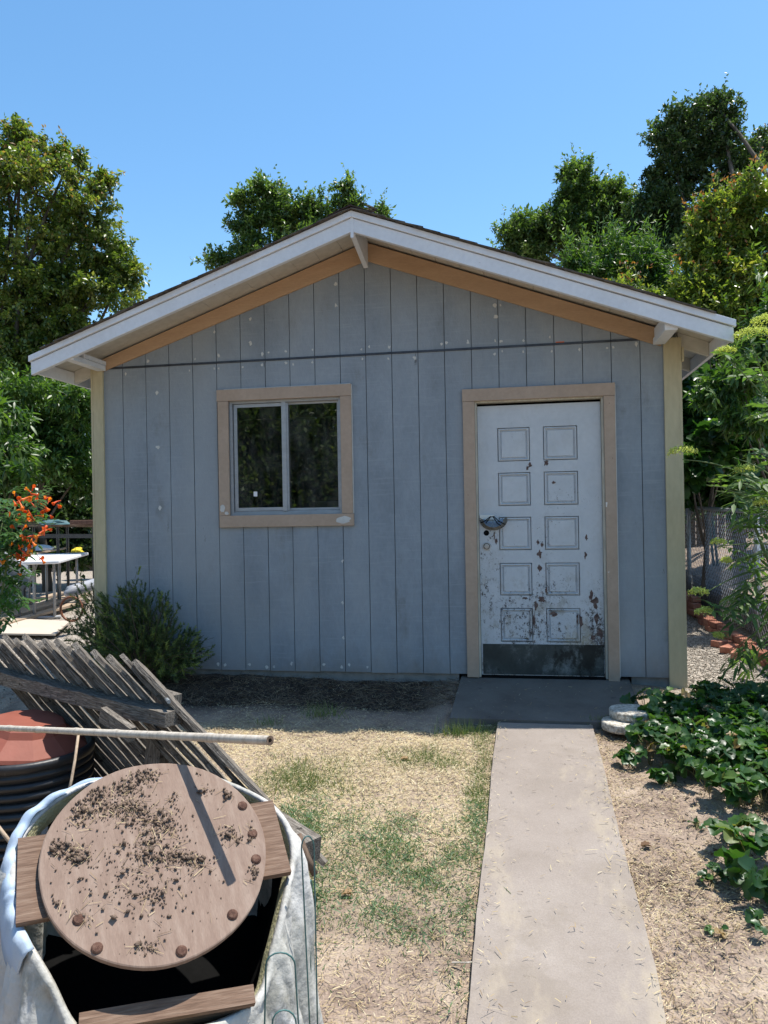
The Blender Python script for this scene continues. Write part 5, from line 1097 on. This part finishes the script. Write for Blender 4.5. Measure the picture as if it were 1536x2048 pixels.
tuft(915, 1470, 170, .055, .13, 'bright grass tuft at the corner of the shaded landing'); tuft(955, 1445, 150, .07, .06, 'low shaded grass tuft against the landing edge'); tuft(645, 1435, 130, .07, .12, 'thin grass tuft in the shade below the window'); tuft(535, 1450, 60, .05, .08, 'sparse grass tuft at the left end of the shade line')
tuft(1203, 1455, 220, .035, .09, 'grass tuft between the path and the round stepping stones'); tuft(490, 1590, 100, .06, .06, 'low grass tuft beside the end of the bamboo pole')
# fallen dead leaves, twig on the path
for i, (u, v, lab) in enumerate([(1283, 1697, 'curled dark brown leaf right of the path'), (960, 1240+220, ''), (683, 1792, 'curled pale dead leaf in the weeds left of the path'), (802, 1524, 'pale dead leaf on the upper green patch')]):
    if not lab: continue
    k = M3.T @ np.array([(u-768)/FPX, (1024-v)/FPX, 1.]); t = (.1*CAM[1]-.03-CAM[2])/(k[2]-.1*k[1]); c = CAM+t*k; c[2] = float(gz(c[0], c[1]))+.015; fo = FO(); fo.add(ROUND, [c, c], [(1, .2, .1), (.9, .5, .3)], [(0, .3, 1), (.2, 0, 1)], .045, .03, [.3, .9] if i != 0 else [0, .1]); o = fo.build('dead_leaf', 'dead_leaf', None); tag(o, lab, 'leaf')
mb = MB(); 
for pts in ([(930, 1748), (960, 1755), (1000, 1778), (1022, 1797)], [(965, 1745), (995, 1730), (1008, 1725)], [(960, 1752), (985, 1752), (1005, 1750)]):
    mb.tube([at(u, v, Z=-.285)+np.array((0, 0, .02)) for u, v in pts], [.003, .0025, .002, .001][:len(pts)], 5)
o = mb.build('weed_runner', 'green_stem', None); tag(o, 'thin weed runner reaching over the left edge of the path', 'weed stem')
mb = MB().tube([at(905, 1925, Z=-.33), at(935, 1925, Z=-.315), at(990, 1918, Z=-.32)], [.004, .003, .0015], 5); o = mb.build('twig', 'bamboo', None); tag(o, 'pale bare twig lying over the left path edge near the bottom', 'twig')

# ------------------------------------------------------------------ work area at the left
tb = empty('folding_table', (-6.6, 4.2, 0), 'white plastic folding table loaded with odds and ends, left of the shed', 'table')
c1 = at(118, 1122, Z=.73); c2 = at(240, 1088, Z=.73); c0 = at(-60, 1122, Z=.73); ax1 = unit((c2-c1)*np.array((1, 1, 0))); ax2 = np.array((-ax1[1], ax1[0], 0)); ax2 = ax2 if ax2@(c0-c1) > 0 else -ax2
def tq(a, b, z): p = c1+ax1*a+ax2*b; return np.array((p[0], p[1], z))
P = [tq(0, 0, .695), tq(2.2, 0, .695), tq(2.2, .9, .695), tq(0, .9, .695)]; P2 = [p+np.array((0, 0, .04)) for p in P]
mb = MB().add(P+P2, [(0, 1, 2, 3), (7, 6, 5, 4), (4, 5, 1, 0), (5, 6, 2, 1), (6, 7, 3, 2), (7, 4, 0, 3)]); mb.build('table_top', 'table_plastic', tb, bevel=.01)
for a in (.3, 1.9):
    for b in (.12, .36, .54, .78)[:4:1]: MB().tube([tq(a, b, -.02), tq(a, b, .694)], .018, 8).build('leg', 'table_leg', tb, smooth=True)
    MB().tube([tq(a, .05, .0), tq(a, .85, .0)], .02, 8).build('foot', 'table_leg', tb, smooth=True)
MB().tube([tq(.3, .45, .35), tq(1.0, .45, .69)], .012, 8).build('brace', 'table_leg', tb, smooth=True)
def lump(name, lab, cat, p, s, mtl, seed=0, n_=14):
    r_ = random.Random(seed); V = [(0, 0, s[2])]; Fq = []
    for i in range(1, 5):
        for j in range(n_):
            t = 2*math.pi*j/n_; ph = i/4*math.pi/2; k = 1+r_.uniform(-.22, .22); V.append((s[0]*math.sin(ph)*math.cos(t)*k, s[1]*math.sin(ph)*math.sin(t)*k, s[2]*math.cos(ph)*k if i < 4 else 0))
    Fq += [(0, 1+j, 1+(j+1) % n_) for j in range(n_)]+[(1+i*n_+j, 1+(i+1)*n_+j, 1+(i+1)*n_+(j+1) % n_, 1+i*n_+(j+1) % n_) for i in range(3) for j in range(n_)]
    me = bpy.data.meshes.new(name); me.from_pydata(V, [], Fq); me.update(); o = link(name, me, mtl, None, p, smooth=False); tag(o, lab, cat); return o
lump('blue_tarp', 'crumpled blue tarp on the far side of the white table', 'tarp', at(182, 1085, Z=.745), (.34, .3, .2), 'tarp_blue', 1)
lump('yellow_rag', 'crumpled yellow rag near the front edge of the white table', 'rag', at(155, 1104, Z=.737), (.085, .08, .07), 'yellow_cloth', 2)
lump('white_rag', 'crumpled white cloth at the left on the white table', 'rag', at(80, 1100, Z=.737), (.22, .2, .09), 'white_cloth', 3)
plank('wooden_slat', at(40, 1112, Z=.745), at(150, 1093, Z=.745), .07, .02, 'new_lumber', None, (0, 1, 0), seed=21)
tag(bpy.context.scene.objects['wooden_slat'], 'pale wooden slat lying along the white table', 'wood')
pot = MB().lathe([(0, 0), (.10, 0), (.145, .24), (.155, .25), (.155, .28), (.14, .28), (.13, .06), (0, .05)], 24); me, c_ = pot.mesh('grey_pot'); o = link('grey_pot', me, 'grey_pot', None, at(22, 1150, d=6.6), (.4, -1.0, .2), smooth=True); tag(o, 'grey plant pot hanging tilted behind the trumpet vine', 'pot')
# boards and plywood on the ground
pl = empty('lumber_pile', (-5.6, 2.6, 0), 'long pale boards lying on the gravel beside the table', 'lumber')
for i in range(4): 
    a = at(-40, 1262-9*i, Z=.03+.0*i); b = at(175, 1200-9*i, Z=.03); plank('board', a+np.array((0, 0, .02*(i % 2))), b+np.array((0, 0, .02*(i % 2))), .14, .03, 'new_lumber', pl, (1, 1, 0), seed=70+i)
ps = MB(); q = [at(0, 1272, Z=.0), at(110, 1274, Z=0.), at(140, 1247, Z=0.), at(10, 1240, Z=0.)]; V = [p+np.array((0, 0, .012)) for p in q]+[p+np.array((0, 0, .03)) for p in q]
ps.add(V, [(3, 2, 1, 0), (4, 5, 6, 7), (0, 1, 5, 4), (1, 2, 6, 5), (2, 3, 7, 6), (3, 0, 4, 7)]); o = ps.build('plywood_sheet', 'stucco_far', None); tag(o, 'thin pale plywood sheet flat on the gravel in front of the table', 'plywood')
mb = MB().tube([at(143, 1218, d=7.6)+np.array((.12*math.cos(t), 0, .12*math.sin(t))) for t in np.linspace(0, 2*math.pi, 20, endpoint=False)], .012, 8, close=True); o = mb.build('hose_loop', 'orange_hose', None, smooth=True); tag(o, 'orange hose loop standing behind the rosemary', 'hose')
mb = MB().tube([at(132, 1188, d=8.2), at(140, 1184, d=8.25), at(141, 1183, d=8.25), at(200, 1165, d=8.8)], [.035, .04, .065, .065], 12); o = mb.build('rolled_mat', 'grey_pot', None, smooth=True); tag(o, 'grey roll with a reddish end lying by the shed corner', 'roll')
# bench with boards behind
bn = empty('saw_bench', (-8.2, 7.5, 0), 'dark metal bench carrying rusty boards behind the white table', 'bench')
p0 = at(30, 1052, d=11.8); p1 = at(205, 1052, d=11.2); z_ = p0[2]
for k in range(3): plank('board', p0+np.array((0, .12*k, .03*(k % 2))), p1+np.array((0, .12*k, .03*(k % 2))), .11, .03, 'lumber_brown', bn, (0, 1, 0), seed=80+k)
for f_ in (.1, .5, .9):
    p = p0+(p1-p0)*f_
    for dy in (0, .25): MB().tube([(p[0], p[1]+dy, 0), (p[0], p[1]+dy, z_-.02)], .022, 6).build('leg', 'black_plastic', bn)
p0 = at(60, 1072, d=11.4); p1 = at(205, 1072, d=11.2); MB().beam(p0, p1, .05, .06).build('cross_bar', 'black_plastic', bn)
bx = at(178, 1046, d=11.2); mb = MB().box(bx[0]-.25, bx[0]+.3, bx[1]-.1, bx[1]+.1, bx[2]-.02, bx[2]+.045); o = mb.build('rusty_box', 'rust', None, bevel=.01); tag(o, 'low rusty red box on the bench against the shed', 'box')
lump('dark_tool', 'dark lumpy tool lying on the bench boards', 'tool', at(110, 1049, d=11.3), (.25, .15, .07), 'pole_teal', 9)

def board_fence(A, B, h, lab):
    A = np.array(A, float); B = np.array(B, float); f = empty('board_fence', A, lab, 'fence'); L_ = np.linalg.norm(B-A); d = (B-A)/L_; n_ = int(L_/.15)
    me = plank_mesh('board', h, .142, .018, .03, 6, .002, 5); me.materials.append(MT['lumber_brown']); nr_ = np.array((-d[1], d[0], 0))  # dark boards: shade put into the colour of a fence standing in sun
    for i in range(n_):
        o = bpy.data.objects.new('board', me); COL.objects.link(o); o.parent = f; P = A+d*(i*.15); o.location = tuple(P-A+nr_*0+np.array((0, 0, random.uniform(-.02, .02)))); o.rotation_euler = rotmat(d, nr_, np.array((0, 0, 1.)))
    for z in (.35, h-.3): MB().beam(A+nr_*.03+np.array((0, 0, z)), B+nr_*.03+np.array((0, 0, z)), .038, .09).build('rail', 'lumber_brown', f)
board_fence((-15, 10.2, -.05), (-5.5, 12.5, -.05), 1.75, 'wooden board fence behind the left shrubs, coloured dark in place of shade')
board_fence((-.5, 13.5, -.05), (14, 9, -.05), 1.9, 'dark wooden board fence hidden behind the right hand shrubs')

# ------------------------------------------------------------------ what the window mirrors: garden behind the camera
for i, (x_, y_, h, lab) in enumerate([(-8.2, -12.5, 6.5, 'leafy garden tree mirrored in the left window pane'), (-5.2, -14, 6.8, 'leafy garden tree mirrored in the right window pane'), (-11.5, -13, 6.5, 'leafy garden tree beyond the left one in the window reflection')]):
    r_ = empty('garden_tree', (x_, y_, float(gbase(x_, y_))), lab, 'tree'); fo = FO(); k = 1500; dr = rdir(k); c = np.array((x_, y_, h*.42)); C_ = c+dr*np.array((2.7, 2.2, h*.6))*(rng.uniform(.1, 1, k)**.5)[:, None]; P = np.repeat(C_, 26, 0)+rng.normal(0, .2, (k*26, 3)); m_ = len(P)
    fo.add(LEAF4, P, rdir(m_), rdir(m_)+np.array((0, 0, .8)), .17, .09, np.clip(rng.normal(.5, .25, m_), 0, 1)); fo.build('crown', 'leaf_oak', r_); mb = MB(); limb(mb, (x_, y_, -1.), (x_, y_, h*.7), .15, .06); mb.build('trunk', 'bark', r_)
nh = empty('neighbour_house', (-3.2, -17, -.8), 'low tan house behind the camera, seen only as a reflection', 'house')
MB().box(-5.2, 1.5, -20, -16, -1.2, 1.9).build('wall', 'stucco_far', nh)
MB().add([(-5.8, -20.4, 1.91), (2.1, -20.4, 1.91), (2.1, -15.5, 1.91), (-5.8, -15.5, 1.91), (-4.4, -18, 3.1), (.7, -18, 3.1)], [(3, 2, 1, 0), (3, 4, 5, 2), (0, 1, 5, 4), (0, 4, 3), (1, 2, 5)]).build('roof', 'roof_far', nh)
